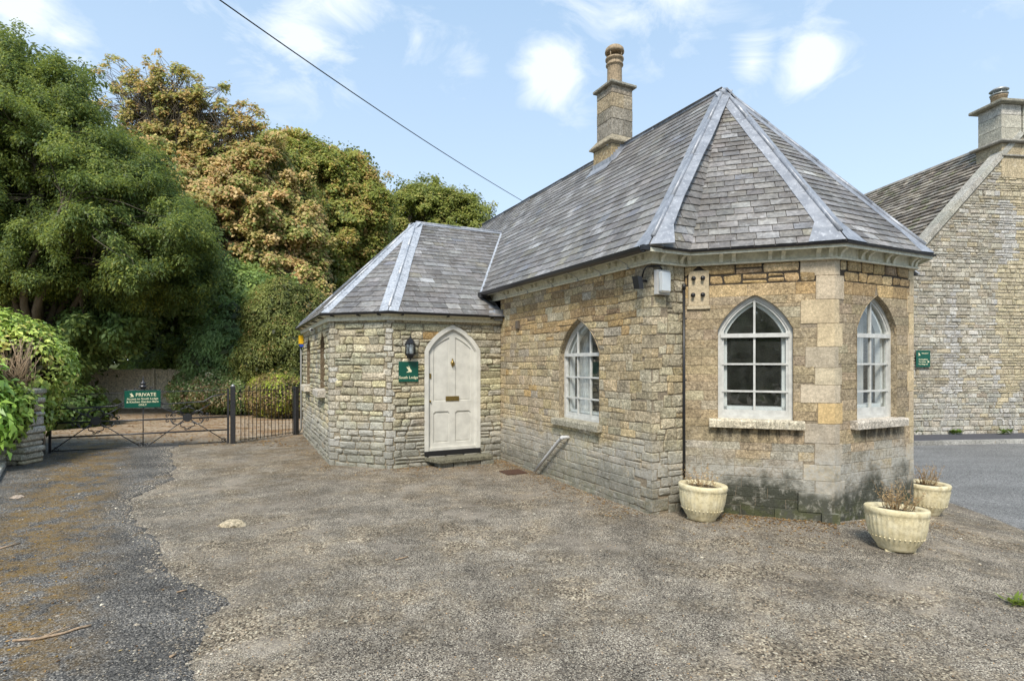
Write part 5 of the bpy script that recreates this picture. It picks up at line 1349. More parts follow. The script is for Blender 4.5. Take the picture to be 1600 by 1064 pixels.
# ================================================================== foliage
NR = np.random.default_rng(3)
def foliage(name, clumps, per, leaf, spread, cols, mat, parent=None, aspect=.55, droop=0.0, up=.3, seed=1, curl=.25, nrmw=.7, shell=0.0, along=0.0):
    """clumps: (k,7) array = centre xyz, outward xyz, size. Every clump is a spray of separate leaf blades."""
    g_ = np.random.default_rng(seed); c = np.repeat(clumps, per, axis=0); n = len(c)
    rd_ = g_.normal(size=(n, 3)); rd_ /= np.linalg.norm(rd_, axis=1)[:, None]
    rad = g_.random(n)[:, None] ** .5
    out = c[:, 3:6]; size = c[:, 6:7] * spread
    p = c[:, :3] + rd_ * rad * size
    if along: p = p + out * (g_.random((n, 1)) - .3) * size * along
    p[:, 2] -= (droop * (rad[:, 0] ** 2) * size[:, 0])
    nrm = rd_ * (1 - nrmw) * 1.2 + out * nrmw + g_.normal(size=(n, 3)) * .35; nrm[:, 2] += up; nrm /= np.linalg.norm(nrm, axis=1)[:, None]
    ax = rd_ + out * .6 + g_.normal(size=(n, 3)) * .5; ax[:, 2] -= droop * 1.2
    ax -= nrm * (ax * nrm).sum(1)[:, None]; ax /= np.maximum(1e-6, np.linalg.norm(ax, axis=1))[:, None]
    bx = np.cross(nrm, ax); L = leaf * (.6 + .8 * g_.random((n, 1))); Wd = L * aspect
    v = np.empty((n, 4, 3)); v[:, 0] = p; v[:, 1] = p + ax * L * .5 + bx * Wd * .5 + nrm * L * curl * .2; v[:, 2] = p + ax * L - nrm * L * curl; v[:, 3] = p + ax * L * .5 - bx * Wd * .5 + nrm * L * curl * .2
    cols = np.array(cols); w_ = cols[:, 0] / cols[:, 0].sum()
    ci_cl = g_.choice(len(cols), len(clumps), p=w_)
    nzv_ = np.array([mnoise.noise(Vector((a_ * .75, b_ * .75, c_ * .75 + seed))) + .45 * mnoise.noise(Vector((a_ * 2.1, b_ * 2.1, c_ * 2.1))) for a_, b_, c_ in clumps[:, :3]])
    rk = np.argsort(np.argsort(nzv_)) / max(1, len(nzv_)); zc = np.searchsorted(np.cumsum(w_), rk * .9999); zsel = g_.random(len(clumps)) < .55; ci_cl[zsel] = np.minimum(zc[zsel], len(cols) - 1)      # neighbouring sprays turn colour together
    ci = np.repeat(ci_cl, per); swap = g_.random(n) < .35; ci[swap] = g_.choice(len(cols), swap.sum(), p=w_)
    cc = cols[ci, 1:4] * (.75 + .5 * g_.random((n, 1))) * np.repeat(.85 + .3 * g_.random((len(clumps), 1)), per, axis=0)
    me = bpy.data.meshes.new(name); me.vertices.add(n * 4); me.vertices.foreach_set('co', v.ravel().astype(np.float32))
    me.loops.add(n * 4); me.loops.foreach_set('vertex_index', np.arange(n * 4, dtype=np.int32)); me.polygons.add(n)
    me.polygons.foreach_set('loop_start', np.arange(0, n * 4, 4, dtype=np.int32)); me.polygons.foreach_set('loop_total', np.full(n, 4, dtype=np.int32))
    at = me.color_attributes.new('col', 'FLOAT_COLOR', 'POINT'); ca = np.ones((n, 4, 4), dtype=np.float32); ca[:, :, :3] = cc[:, None, :]; at.data.foreach_set('color', ca.ravel())
    me.update(calc_edges=True)
    if parent is not None: 
        pl = np.array(parent.location); co = (v - pl).ravel().astype(np.float32); me.vertices.foreach_set('co', co)
    o = link(name, me, M[mat], parent); return o
def lobe_clumps(lobes, n, size, seed, inner=.72, lump=.25, top=0.0):
    """points near the surface of a set of ellipsoid lobes, not inside other lobes, broken by noise into clumps and gaps"""
    g_ = np.random.default_rng(seed); L = np.array(lobes, dtype=float)
    area = (L[:, 3] * L[:, 4] + L[:, 4] * L[:, 5] + L[:, 3] * L[:, 5]); pick_ = g_.choice(len(L), n * 3, p=area / area.sum())
    d = g_.normal(size=(n * 3, 3)); d[:, 2] += top; d /= np.linalg.norm(d, axis=1)[:, None]
    rr_ = inner + (1 - inner) * g_.random(n * 3) ** .6
    l = L[pick_]
    lumpn = np.array([mnoise.noise(Vector((a * 2.6 + i * 3.1, b * 2.6, c_ * 2.6))) for (a, b, c_), i in zip(d[::1], pick_)])
    p = l[:, :3] + d * l[:, 3:6] * (rr_ * (1 + lump * lumpn))[:, None]
    keep = np.ones(len(p), bool)
    for i in range(len(L)):
        q = ((p - L[i, :3]) / L[i, 3:6]); keep &= (pick_ == i) | ((q ** 2).sum(1) > .72)
    p, d = p[keep][:n], d[keep][:n]
    s = size * (.6 + .8 * g_.random(len(p)))
    return np.column_stack([p, d, s])
def limbs(name, base, lobes, parent, r0, seed, twigs=None, rt=.018, bend=.12):
    r = random.Random(seed); m = MB(); base = Vector(base); pl = Vector(parent.location)
    cz_ = sum(l[2] for l in lobes) / len(lobes); top = Vector((sum(l[0] for l in lobes) / len(lobes), sum(l[1] for l in lobes) / len(lobes), cz_))
    fork = base.lerp(top, .45); fork.z = base.z + (cz_ - base.z) * .5
    def path(a, b, n, k):
        pts = []
        for i in range(n + 1):
            t = i / n; q = a.lerp(b, t); L_ = (b - a).length; q += Vector((r.uniform(-1, 1), r.uniform(-1, 1), r.uniform(-.5, 1))) * k * L_ * math.sin(math.pi * t) * .5; pts.append(q)
        return pts
    tp = path(base, fork, 4, bend * .4); m.tube([p - pl for p in tp], [r0 * (1 - .5 * i / 4) for i in range(5)], 9)
    lc = []
    for l in lobes:
        c = Vector(l[:3]); pp = path(fork.lerp(base, r.uniform(0, .35)), c, 5, bend); rl = r0 * .42 if l[3] > .8 else .05; m.tube([p - pl for p in pp], [rl * (1 - .8 * i / 5) + .012 for i in range(6)], 6); lc.append(c)
    m.build('trunk', M['bark'], parent, colors=False)
    if twigs is not None:
        m = MB()
        for t_ in twigs:
            p = Vector(t_[:3]); c = min(lc, key=lambda q: (q - p).length); a = c.lerp(p, r.uniform(.05, .3)); pp = path(a, p, 3, .12)
            m.tube([q - pl for q in pp], [rt, rt * .7, rt * .5, rt * .3], 3, cap=False)
        m.build('branches', M['bark'], parent, colors=False)
def lob(x, y, d, rx, rz, ry=None):
    """an ellipsoid of foliage centred on a surveyed bearing at distance d; radii in metres"""
    p = PX(x, y, d); return (p.x, p.y, p.z, rx, ry if ry else rx, rz)

def sublobes(lobes, k, f, flat, seed, out=.78):
    """smaller masses of foliage growing out of each large one, so light and dark hollows form between them"""
    g_ = random.Random(seed); res = []
    for l in lobes:
        n = max(3, round(k * (l[3] * l[5]) ** .5 / 1.6))
        for i in range(n):
            d = Vector((g_.gauss(0, 1), g_.gauss(-.35, 1), g_.gauss(.15, 1))).normalized(); q = f * g_.uniform(.65, 1.3)
            res.append((l[0] + d.x * l[3] * out, l[1] + d.y * l[4] * out, l[2] + d.z * l[5] * out, l[3] * q, l[4] * q, l[3] * q * flat))
    return res
def in_poly(x, y, P):
    c = False; n = len(P)
    for i in range(n):
        x1, y1 = P[i]; x2, y2 = P[(i + 1) % n]
        if (y1 > y) != (y2 > y) and x < (x2 - x1) * (y - y1) / (y2 - y1) + x1: c = not c
    return c
def edge_d(x, y, P):
    m_ = 1e9; n = len(P)
    for i in range(n):
        x1, y1 = P[i]; x2, y2 = P[(i + 1) % n]; dx, dy = x2 - x1, y2 - y1
        t = max(0, min(1, ((x - x1) * dx + (y - y1) * dy) / (dx * dx + dy * dy + 1e-9))); d = math.hypot(x - x1 - t * dx, y - y1 - t * dy)
        if d < m_: m_ = d; q = (x1 + t * dx, y1 + t * dy)
    return m_, q
def mass(P, d0, Rd, n, size, seed, gap=0.0, em=90, layer=1.0, rough=1.0, back=.25):
    """clump positions through a crown whose outline was surveyed: a domed, deeply broken surface in true depth"""
    r = random.Random(seed); out = []; xs = [p[0] for p in P]; ys = [p[1] for p in P]
    e_m = em
    while len(out) < n:
        x = r.uniform(min(xs), max(xs)); y = r.uniform(min(ys), max(ys))
        jx = 26 * mnoise.noise(Vector((x * .022, y * .022, seed))) + 13 * mnoise.noise(Vector((x * .07, y * .07, seed + 3))); jy = 22 * mnoise.noise(Vector((x * .022, y * .022, seed + 7))) + 13 * mnoise.noise(Vector((x * .07, y * .07, seed + 5)))
        if not in_poly(x + jx, y + jy, P): continue
        e, q = edge_d(x, y, P); f = min(1, e / e_m); prof = math.sqrt(max(0, 1 - (1 - f) ** 2))
        w = PX(x, y, d0); nv = Vector((w.x * .55, seed * 1.7, w.z * .55 * layer)); n1 = mnoise.noise(nv); n2 = mnoise.noise(nv * 2.6 + Vector((5, 5, 5))); n3 = mnoise.noise(nv * 6.5)
        if gap and (n2 * .6 + n3 * .7 + .25 * n1) < gap - .55 * f: continue
        bk = r.random() < back
        dep = -Rd * prof * (.9 if not bk else -.6 * r.random()) - (n1 * 2.0 + n2 * 2.1 + n3 * 1.1) * rough * (.35 + .65 * f) + r.uniform(-.15, .35)
        p = PX(x, y, d0 + dep); 
        ox, oz = (x - q[0]), -(y - q[1]); l = math.hypot(ox, oz) + 1e-6
        on = Vector((-ox / l * (1 - prof) * 1.2 + n3 * .8, -(.25 + prof), -oz / l * (1 - prof) * 1.2 + .35 + n2 * .9)).normalized()
        out.append((p.x, p.y, p.z, on.x, on.y, on.z, size * r.uniform(.55, 1.45)))
    return np.array(out)
def skeleton(base, cl, parent, r0, seed, nl=16, ntw=None, rt=.02, rl=.11, fork=.42):
    """trunk, limbs and twigs that reach the clumps of a crown"""
    r = random.Random(seed); m = MB(); pl = Vector(parent.location); base = Vector(base); C0 = Vector(cl[:, :3].mean(0)); top = Vector((C0.x, C0.y + .3, base.z + (C0.z - base.z) * fork))
    def path(a, b, n, k):
        L_ = (b - a).length; s1, s2 = Vector((r.uniform(-1, 1), r.uniform(-1, 1), r.uniform(-.2, 1))) * k * L_, Vector((r.uniform(-1, 1), r.uniform(-1, 1), r.uniform(-1, 1))) * k * .5 * L_
        return [a.lerp(b, i / n) + s1 * math.sin(math.pi * i / n) + s2 * math.sin(2 * math.pi * i / n) for i in range(n + 1)]
    tp = path(base, top, 5, .04); m.tube([p - pl for p in tp], [r0 * (1.15 - .5 * i / 5) for i in range(6)], 9); nodes = []
    for k in range(nl):
        c = cl[r.randrange(len(cl))]; e = Vector(c[:3]); e = C0.lerp(e, .72); st = tp[r.randrange(2, 6)]; pp = path(st, e, 7, .10); m.tube([p - pl for p in pp], [rl * (1 - .82 * i / 7) + .012 for i in range(8)], 6); nodes += pp[3:]
    m.build('trunk', M['bark'], parent, colors=False); m = MB()
    for c in (cl if ntw is None else cl[:: max(1, len(cl) // ntw)]):
        e = Vector(c[:3]); a = min((nodes[r.randrange(len(nodes))] for _ in range(14)), key=lambda q: (q - e).length); pp = path(a, e, 4, .10); m.tube([p - pl for p in pp], [rt, rt * .8, rt * .6, rt * .45, rt * .3], 3, cap=False)
    m.build('branches', M['bark'], parent, colors=False)
# dark yew on the left, in drooping layers
P_YEW = [(-170, 60), (0, 50), (8, 38), (26, 42), (36, 82), (62, 96), (85, 86), (110, 96), (135, 108), (140, 150), (172, 190), (225, 225), (250, 238), (255, 270), (320, 330), (352, 390), (346, 425), (322, 462), (260, 482), (200, 496), (150, 482), (100, 475), (0, 480), (-170, 480)]
yew = empty('yew_tree', (-15.6, 18.4, gz(-13, 18)), 0, 'large dark green yew with layered drooping sprays on the left', 'tree')
C_YEW = [(4, .085, .135, .045), (5, .135, .195, .055), (4, .185, .250, .060), (3, .26, .315, .070), (1.6, .37, .40, .085)]
yc = mass(P_YEW, 18.2, 2.4, 8600, .21, 5, -.10, 85, 1.5, 1.0, .10)
foliage('crown', yc, 38, .085, 1.0, C_YEW, 'leaf', yew, .42, .30, .75, 51, nrmw=.62, along=1.3)
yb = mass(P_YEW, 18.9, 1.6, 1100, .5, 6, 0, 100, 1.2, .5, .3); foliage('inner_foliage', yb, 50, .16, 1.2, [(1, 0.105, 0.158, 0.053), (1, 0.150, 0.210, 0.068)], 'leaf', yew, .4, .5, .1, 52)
skeleton((-15.6, 18.4, 0), yc, yew, .5, 8, 22, 500, .022, .12)

# russet tree turning behind the yew: open top, dense tan skirts
P_AT = [(126, 104), (150, 88), (182, 80), (215, 92), (240, 86), (275, 98), (332, 114), (358, 138), (402, 158), (440, 180), (442, 202), (410, 225), (380, 262), (300, 285), (220, 270), (170, 215), (135, 160)]
P_AL = [(190, 225), (300, 232), (400, 208), (436, 226), (474, 280), (504, 330), (515, 400), (524, 470), (505, 545), (440, 565), (350, 510), (300, 470), (270, 400), (230, 320)]
at_ = empty('autumn_tree', (-12.8, 25.2, 0), 0, 'tall tree turning orange and russet behind the yew, with thin open top branches', 'tree')
ac = mass(P_AT, 26, 1.3, 1450, .16, 15, .30, 85, 1.1, .6, .4); foliage('crown', ac, 14, .13, 1.0, [(2, .27, .31, .09), (3, .40, .40, .12), (4, .50, .42, .15), (4, .60, .41, .16), (1.2, .52, .31, .12)], 'leaf', at_, .8, .15, .7, 151, nrmw=.8)
ac2 = mass(P_AL, 25.2, 2.2, 5200, .21, 16, -.06, 80, 1.3, .75, .12); foliage('lower_crown', ac2, 24, .13, 1.0, [(3, .27, .32, .09), (2.5, .40, .42, .13), (4, .56, .47, .18), (4, .72, .53, .26), (3, .66, .43, .20)], 'leaf', at_, .8, .2, .8, 152, nrmw=.9)
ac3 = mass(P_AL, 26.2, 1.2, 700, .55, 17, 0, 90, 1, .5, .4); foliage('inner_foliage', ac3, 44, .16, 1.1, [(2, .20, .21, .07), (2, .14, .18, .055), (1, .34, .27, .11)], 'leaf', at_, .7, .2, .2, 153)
skeleton((-12.8, 25.2, 0), np.vstack([ac, ac2[::5]]), at_, .42, 18, 46, 1500, .026, .09, .60)

def oak(name, label, P, d0, Rd, base, cols, n, seed, size=.22, leaf=.135, per=26, r0=.4, gap=.0):
    t = empty(name, base, 0, label, 'tree')
    c = mass(P, d0, Rd, n, size, seed, gap, 70, 1.2, .75, .15); foliage('crown', c, per, leaf, 1.0, cols, 'leaf', t, .75, .15, .8, seed + 1, nrmw=.9)
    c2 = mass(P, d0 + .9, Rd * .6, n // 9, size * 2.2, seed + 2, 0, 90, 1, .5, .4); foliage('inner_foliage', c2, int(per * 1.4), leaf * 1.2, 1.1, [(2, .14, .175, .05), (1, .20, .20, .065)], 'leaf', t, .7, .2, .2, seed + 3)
    skeleton(base, c, t, r0, seed, 22, 450, .02, .10, .5); return t
C_OAK = [(2, .20, .25, .065), (4, .29, .33, .08), (3, .38, .39, .09), (1, .47, .48, .12), (2, .50, .39, .12), (1.6, .60, .41, .16)]
oak('oak_tree', 'broad olive green oak with rusty tints above the wing roof', [(396, 206), (430, 204), (470, 214), (520, 226), (545, 248), (575, 254), (604, 284), (616, 322), (612, 380), (602, 430), (570, 490), (500, 550), (440, 520), (430, 400), (420, 300)], 29.5, 2.4, (-9.4, 29.5, 0), C_OAK, 5400, 61)
oak('oak_tree', 'rounded green oak furthest right, rising behind the lodge ridge', [(596, 320), (618, 296), (640, 280), (668, 278), (702, 286), (742, 304), (770, 322), (786, 346), (800, 400), (770, 440), (600, 450), (590, 370)], 36, 2.6, (-4.5, 36.5, 0), [(4, .26, .30, .07), (3, .34, .36, .09), (2, .19, .23, .055), (1.4, .46, .42, .13)], 2900, 71, .26, .15, 26)
# understorey
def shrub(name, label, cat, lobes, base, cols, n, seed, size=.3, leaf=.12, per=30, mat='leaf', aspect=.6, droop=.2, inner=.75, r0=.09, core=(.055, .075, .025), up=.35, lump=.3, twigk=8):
    t = empty(name, base, 0, label, cat); c = lobe_clumps(lobes, n, size, seed, inner, lump, .15); foliage('foliage', c, per, leaf, 1.0, cols, mat, t, aspect, droop, up, seed + 1)
    if core: c2 = lobe_clumps([(l[0], l[1] + .1, l[2], l[3] * .8, l[4] * .8, l[5] * .8) for l in lobes], n // 4, size * 1.6, seed + 2, .4, .2); foliage('inner_foliage', c2, per, leaf * 2, 1.1, [(1,) + core], mat, t, .6, .1, .2, seed + 3)  # inner leaves coloured darker: shade inside the bush put into the colour
    limbs('trunk', base, lobes, t, r0, seed, c[::twigk], .008); return t
def thicket(name, label, cat, P, d0, Rd, base, cols, n, seed, size=.26, leaf=.14, per=26, asp=.55, droop=.4, em=70, layer=1.4, gap=0):
    t = empty(name, base, 0, label, cat); c = mass(P, d0, Rd, n, size, seed, gap, em, layer, .9, .12); foliage('foliage', c, per, leaf, 1.0, cols, 'leaf', t, asp, droop, .4, seed + 1, along=.6)
    c2 = mass(P, d0 + .8, Rd * .5, n // 8, size * 2, seed + 2, 0, 90, 1, .5, .3); foliage('inner_foliage', c2, per, leaf * 1.3, 1.1, [(1, .06, .085, .03)], 'leaf', t, .6, .2, .2, seed + 3)  # shade within the thicket is put into these darker leaf colours
    skeleton(base, c, t, .14, seed, 14, 250, .014, .05, .6); return t
thicket('laurel_tree', 'tall dark laurel thicket in the shade beneath the yew', 'tree', [(-60, 430), (130, 440), (205, 460), (245, 500), (205, 535), (160, 545), (125, 590), (60, 650), (-60, 650)], 19.0, 1.6, (-14.5, 19.8, 0), [(4, 0.160, 0.254, 0.085), (3, 0.225, 0.338, 0.104), (1.5, 0.356, 0.469, 0.140)], 2400, 81)
thicket('laurel_tree', 'deep green ivy covered tree below the russet crown', 'tree', [(200, 430), (260, 400), (340, 400), (430, 430), (480, 470), (490, 590), (400, 605), (300, 596), (215, 588)], 22.6, 1.7, (-10.9, 23.4, 0), [(4, 0.204, 0.310, 0.106), (3, 0.290, 0.408, 0.126), (1, 0.446, 0.561, 0.165)], 3000, 91)
shrub('bamboo_shrub', 'pale green drooping shrub beside the railings', 'shrub', [lob(352, 535, 19.3, .95, .8), lob(330, 565, 19, .85, .7), lob(385, 560, 19, .95, .8), lob(360, 505, 19.6, .6, .5), lob(395, 590, 18.9, .8, .5)], (-10.2, 19.3, 0),
      [(4, 0.275, 0.413, 0.150), (3, 0.350, 0.488, 0.200), (2, 0.188, 0.288, 0.100)], 1300, 101, .24, .14, 28, aspect=.24, droop=.9)
shrub('feathery_shrub', 'loose yellowish green shrub with arching branches against the wing', 'shrub', [lob(425, 500, 18.3, 1.0, 1.1), lob(455, 540, 18, .95, 1.1), lob(410, 560, 18, .9, .8), lob(450, 600, 17.6, .8, .6), lob(440, 465, 18.6, .7, .7), lob(480, 490, 19, .8, 1.0)], (-7.8, 18.4, 0),
      [(4, 0.287, 0.328, 0.098), (3, 0.368, 0.391, 0.127), (2, 0.196, 0.241, 0.075), (.8, 0.506, 0.345, 0.138)], 2300, 111, .20, .07, 26, aspect=.4, droop=.5, inner=.45, core=(.045, .060, .02), twigk=3)
shrub('clipped_bush', 'rounded clipped bush with reddish tips behind the gate', 'bush', [lob(300, 612, 18.6, .70, .66), lob(345, 610, 18.3, .85, .68), lob(378, 616, 18.0, .60, .60)], (-9.9, 18.4, 0),
      [(4, 0.216, 0.302, 0.108), (3, 0.324, 0.432, 0.162), (1.4, 0.648, 0.454, 0.259), (1, 0.800, 0.734, 0.475)], 1100, 121, .15, .07, 30, inner=.85, lump=.12)
shrub('clipped_bush', 'brown and lime topped clipped hedge behind the railings', 'bush', [lob(418, 618, 17.3, .62, .60), lob(440, 618, 16.8, .55, .58), lob(462, 620, 17, .5, .55)], (-7.6, 17, 0),
      [(4, 0.390, 0.281, 0.140), (2, 0.265, 0.234, 0.094), (1.6, 0.515, 0.624, 0.094)], 900, 131, .14, .06, 30, inner=.85, lump=.12)
shrub('young_shrub', 'small leafy shrub at the shady edge of the drive beyond the gate', 'shrub', [lob(90, 650, 14.5, .7, .55), lob(120, 640, 14.8, .6, .5)], (-11.8, 14.6, 0), [(3, 0.114, 0.190, 0.053), (1, 0.209, 0.304, 0.076)], 420, 141, .22, .11, 26)
# wooden fence in the trees
fr = empty('wooden_fence', (-15.6, 20.2, 0), math.atan2(.5, 7), 'weathered close boarded wooden fence in the shade of the trees', 'fence')
for k in range(46):
    m = MB(); x = k * .15; hh = 1.46 + rnd.uniform(-.02, .02); m.box(x, x + .142, -.012 + .006 * (k % 2), .008 + .006 * (k % 2), 0, hh, jitc(rnd, (1, 1, 1), .12)); m.build('fence_board', M['fence_wood'], fr, center=True)
for z in (.25, .82, 1.32):
    m = MB(); m.box(0, 6.9, -.06, -.0125, z, z + .07); m.build('fence_rail', M['fence_wood'], fr, center=True)
for k in range(4):
    m = MB(); m.box(.1 + k * 2.25, .2 + k * 2.25, -.12, -.061, 0, 1.5); m.build('fence_post', M['fence_wood'], fr, center=True)
# distant woodland closes the view behind
C_FAR = [(3, .06, .085, .025), (2, .09, .11, .03), (1, .14, .13, .04)]
fc = lobe_clumps([(x, 46 + 6 * math.sin(x * .7), 2.4 + 1.5 * math.sin(x * .35), 4, 3, 4.2) for x in range(-60, 2, 5)], 3000, 1.0, 171, .7, .3, .3)
wd_ = foliage('woodland', fc, 14, .55, 1.0, C_FAR, 'leaf', None, .7, .1, .4, 172); tag(wd_, 'distant green woodland behind the garden trees', 'woodland', kind='stuff')

# near left: pier and garden wall, hedge with bare twigs, laurel in front
gw = empty('garden_wall', (-8.02, 9.28, 0), 0, 'low mossy rubble stone wall end under the hedge at the left', 'wall')
rw = random.Random(91); z = 0; m0 = MB(); m0.box(-3.6, -.06, -.17, .17, -.1, 1.12, (.3, .26, .2)); m0.build('wall_core', M['mortar_barn'], gw)
while z < 1.16:
    h = rw.uniform(.07, .17); x = 0.0; first = True
    while x > -3.6:
        w_ = rw.uniform(.12, .30); p_ = rw.uniform(-.02, .02); m = MB(); block(m, x - w_ + .012, x - .012 + rw.uniform(-.03, .03), -.22 + p_, (.20 if first else -.05), z + .008, z + h - .008, jitc(rw, pick(rw, C_BARN), .2), .022); m.build('stone', M['stone_rough'], gw, center=True); x -= w_; first = False
    z += h
for k in range(9):
    x = -.0 - k * .4; m = MB(); block(m, x - .39, x, -.27, .24, 1.17, 1.25 + rw.uniform(0, .03), jitc(rw, (.34, .33, .27), .15), .02); m.build('coping_stone', M['stone_rough'], gw, center=True)
C_HEDGE = [(4, 0.358, 0.493, 0.090), (3, 0.470, 0.605, 0.123), (2, 0.224, 0.336, 0.062), (1.8, 0.605, 0.694, 0.168), (.6, 0.616, 0.538, 0.146)]
HL = [(-8.30, 8.98, 1.08, .30, .16, .24), (-8.15, 8.95, .80, .14, .12, .16), (-10.4, 9.85, 1.30, 1.55, 1.1, 1.50), (-8.98, 9.80, 1.58, .98, .82, .92), (-8.78, 9.75, .90, .55, .5, .45), (-11.6, 9.8, 1.45, 1.6, 1.2, 1.6), (-9.5, 9.85, 1.85, 1.0, .85, .82)]
hd = empty('clipped_hedge', (-9.3, 9.75, 0), 0, 'sunlit rounded clipped hedge with bare brown twigs showing at its middle', 'hedge')
hc = lobe_clumps(HL, 3400, .15, 201, .88, .10, .1)
hole = Vector((-8.75, 8.85, 1.72))       # the worn patch where bare twigs show
dd = np.sqrt(((hc[:, 0] + 8.30) / .26) ** 2 + ((hc[:, 1] - 9.1) / .5) ** 2 + ((hc[:, 2] - 1.66) / .36) ** 2); hk = np.vstack([hc[dd > 1.0], lobe_clumps([(-8.28, 8.98, 1.02, .42, .14, .34), (-8.10, 8.97, .78, .16, .12, .22), (-8.6, 8.98, .8, .25, .12, .5)], 230, .13, 207, .6, .2, .1)])
foliage('foliage', hk, 15, .085, 1.0, C_HEDGE, 'leaf_gloss', hd, .55, .1, .45, 202, nrmw=.8)
hc2 = lobe_clumps([(l[0], l[1], l[2], l[3] * .8, l[4] * .8, l[5] * .8) for l in HL], 900, .25, 203, .5, .1); foliage('inner_foliage', hc2, 16, .12, 1.0, [(1, .035, .045, .016), (1, .07, .06, .03)], 'leaf', hd, .55, .1, .2, 204)  # near-black inner leaves: the hedge's inside shade is in their colour
m = MB(); r = random.Random(44)
for k in range(150):
    a = Vector((-8.22 + r.uniform(-.25, .10), 9.35 + r.uniform(-.15, .2), 1.20 + r.uniform(-.1, .15))); b = Vector((-8.32 + r.uniform(-.45, .36), 9.16 + r.uniform(-.12, .25), 1.78 + r.uniform(-.32, .36)))
    mid = a.lerp(b, .5) + Vector((r.uniform(-.06, .06), r.uniform(-.16, .0), r.uniform(-.05, .05))); th = r.uniform(.003, .009)
    m.tube([p - Vector(hd.location) for p in (a, mid, b)], [th, th * .8, th * .4], 4)
m.tube([Vector((-8.2, 9.55, 0)) - Vector(hd.location), Vector((-8.22, 9.5, .7)) - Vector(hd.location), Vector((-8.25, 9.42, 1.25)) - Vector(hd.location)], [.06, .05, .04], 8)
m.build('bare_twigs', M['twig'], hd, colors=False)
lr = empty('laurel_bush', (-8.0, 8.35, 0), 0, 'bright green large leaved laurel at the far left edge in front of the wall', 'bush')
lc = lobe_clumps([(-8.3, 8.5, 1.0, .42, .3, .80), (-8.6, 8.5, 1.5, .45, .4, .7), (-7.98, 8.45, .80, .28, .25, .40)], 170, .17, 211, .5, .2, .1)
foliage('foliage', lc, 10, .17, 1.0, [(3, .30, .48, .08), (3, .40, .60, .11), (1.5, .18, .32, .05)], 'leaf_gloss', lr, .38, .35, .5, 212, curl=.35)
limbs('stems', (-8.0, 8.35, 0), [(-8.05, 8.35, 1.0, .5, .5, .8), (-8.5, 8.5, 1.4, .5, .5, .8)], lr, .03, 5, lc[::2], .006)
kr = empty('garden_kerb', (-8.3, 9.05, 0), math.atan2(-1.9, 1.55), 'pale stone kerb along the left edge of the drive', 'kerb')
for k in range(4):
    m = MB(); block(m, k * .62 + .004, k * .62 + .616, -.28, .0, -.1, .10 + rnd.uniform(-.006, .006), jitc(rnd, (.47, .45, .40), .1), .012); m.build('kerb_stone', M['kerb'], kr, center=True)

# overhead line from a pole behind the camera to the lodge's far gable
m = MB(); a = PX(380, -2, 7.0); b = PX(826, 320, 17.5); a2 = a + (a - b) * .6; pts = []
for i in range(25):
    t = i / 24; q = a2.lerp(b, t); q.z -= .25 * math.sin(math.pi * t); pts.append(q)
m.tube(pts, .009, 5); o = m.build('overhead_cable', M['black'], None, colors=False); tag(o, 'thin dark overhead cable crossing the sky down to the lodge ridge', 'cable')

# litter, chips and weeds on the ground
def scatter(name, n, area, zf, sz, cols, seed, label, flat=.5, mat='stone_rough', dens=None):
    g_ = random.Random(seed); m = MB(); k = 0
    while k < n:
        x, y = area(g_)
        if dens and g_.random() > dens(x, y): k += .2; continue
        k += 1; s = g_.uniform(*sz); z = zf(x, y); a = g_.uniform(0, 6.28); c = jitc(g_, pick(g_, cols), .2); ca, sa = math.cos(a), math.sin(a); e = g_.uniform(.55, 1)
        base = [(s, 0, 0), (0, s * e, 0), (-s, 0, 0), (0, -s * e, 0)]; vs = [(x + q[0] * ca - q[1] * sa, y + q[0] * sa + q[1] * ca, z + s * .15 + g_.uniform(-.1, .2) * s) for q in base] + [(x + g_.uniform(-.3, .3) * s, y, z + s * flat * 1.3)]
        m.add(vs, [[0, 1, 4], [1, 2, 4], [2, 3, 4], [3, 0, 4]], c)
    o = m.build(name, M[mat], None); tag(o, label, kind='stuff'); return o
def inlodge(x, y):
    dx, dy = x - K1W.x, y - K1W.y; u = dx * CT + dy * ST; v = -dx * ST + dy * CT
    return (-.02 < u < 4.6 and v > -.02) or (v > -1.12 and u + v > .44 and 0 < u < 4.2 and u - v < 4.15) or (-2.8 < u < 0 and v > 3.95 and v - u > 5.9 - 0 * u and v < 10) or (-2.0 < u < .1 and v > 3.95)
def area_near(g_):
    while True:
        y = 2.4 + 7.5 * g_.random() ** 1.3; x = g_.uniform(-.98, .98) * y
        if not inlodge(x, y) and x < road_edge(y) + .1: return x, y
def zg(x, y):
    e = float(np.interp(y, ey, ex)) if y < 11.5 else -99
    return gzn(x, y) + (.014 if x < e - .02 and y < 11.5 else 0)
def dens(x, y):
    e = float(np.interp(y, ey, ex)); return .30 if x < e - .05 else 1.0
scatter('loose_gravel', 30000, area_near, zg, (.0025, .0075), [(4, (.42, .36, .28)), (3, (.28, .24, .19)), (2, (.60, .54, .43)), (2, (.16, .14, .12)), (1, (.46, .30, .16))], 301, 'loose gravel chips over the worn forecourt', dens=dens)
def leaf_litter(name, n, area, zf, sz, cols, seed, label):
    g_ = random.Random(seed); m = MB()
    for k in range(n):
        x, y = area(g_); s = g_.uniform(*sz); z = zf(x, y) + .004; a = g_.uniform(0, 6.28); ca, sa = math.cos(a), math.sin(a); c = jitc(g_, pick(g_, cols), .25)
        vs = [(x + q[0] * ca - q[1] * sa, y + q[0] * sa + q[1] * ca, z + q[2] + g_.uniform(0, .35) * s) for q in ((s, 0, 0), (0, s * .5, .001), (-s, 0, 0), (0, -s * .5, .002))]; m.add(vs, [[0, 1, 2, 3]], c)
    o = m.build(name, M['leaf_dry'], None); tag(o, label, kind='stuff'); return o
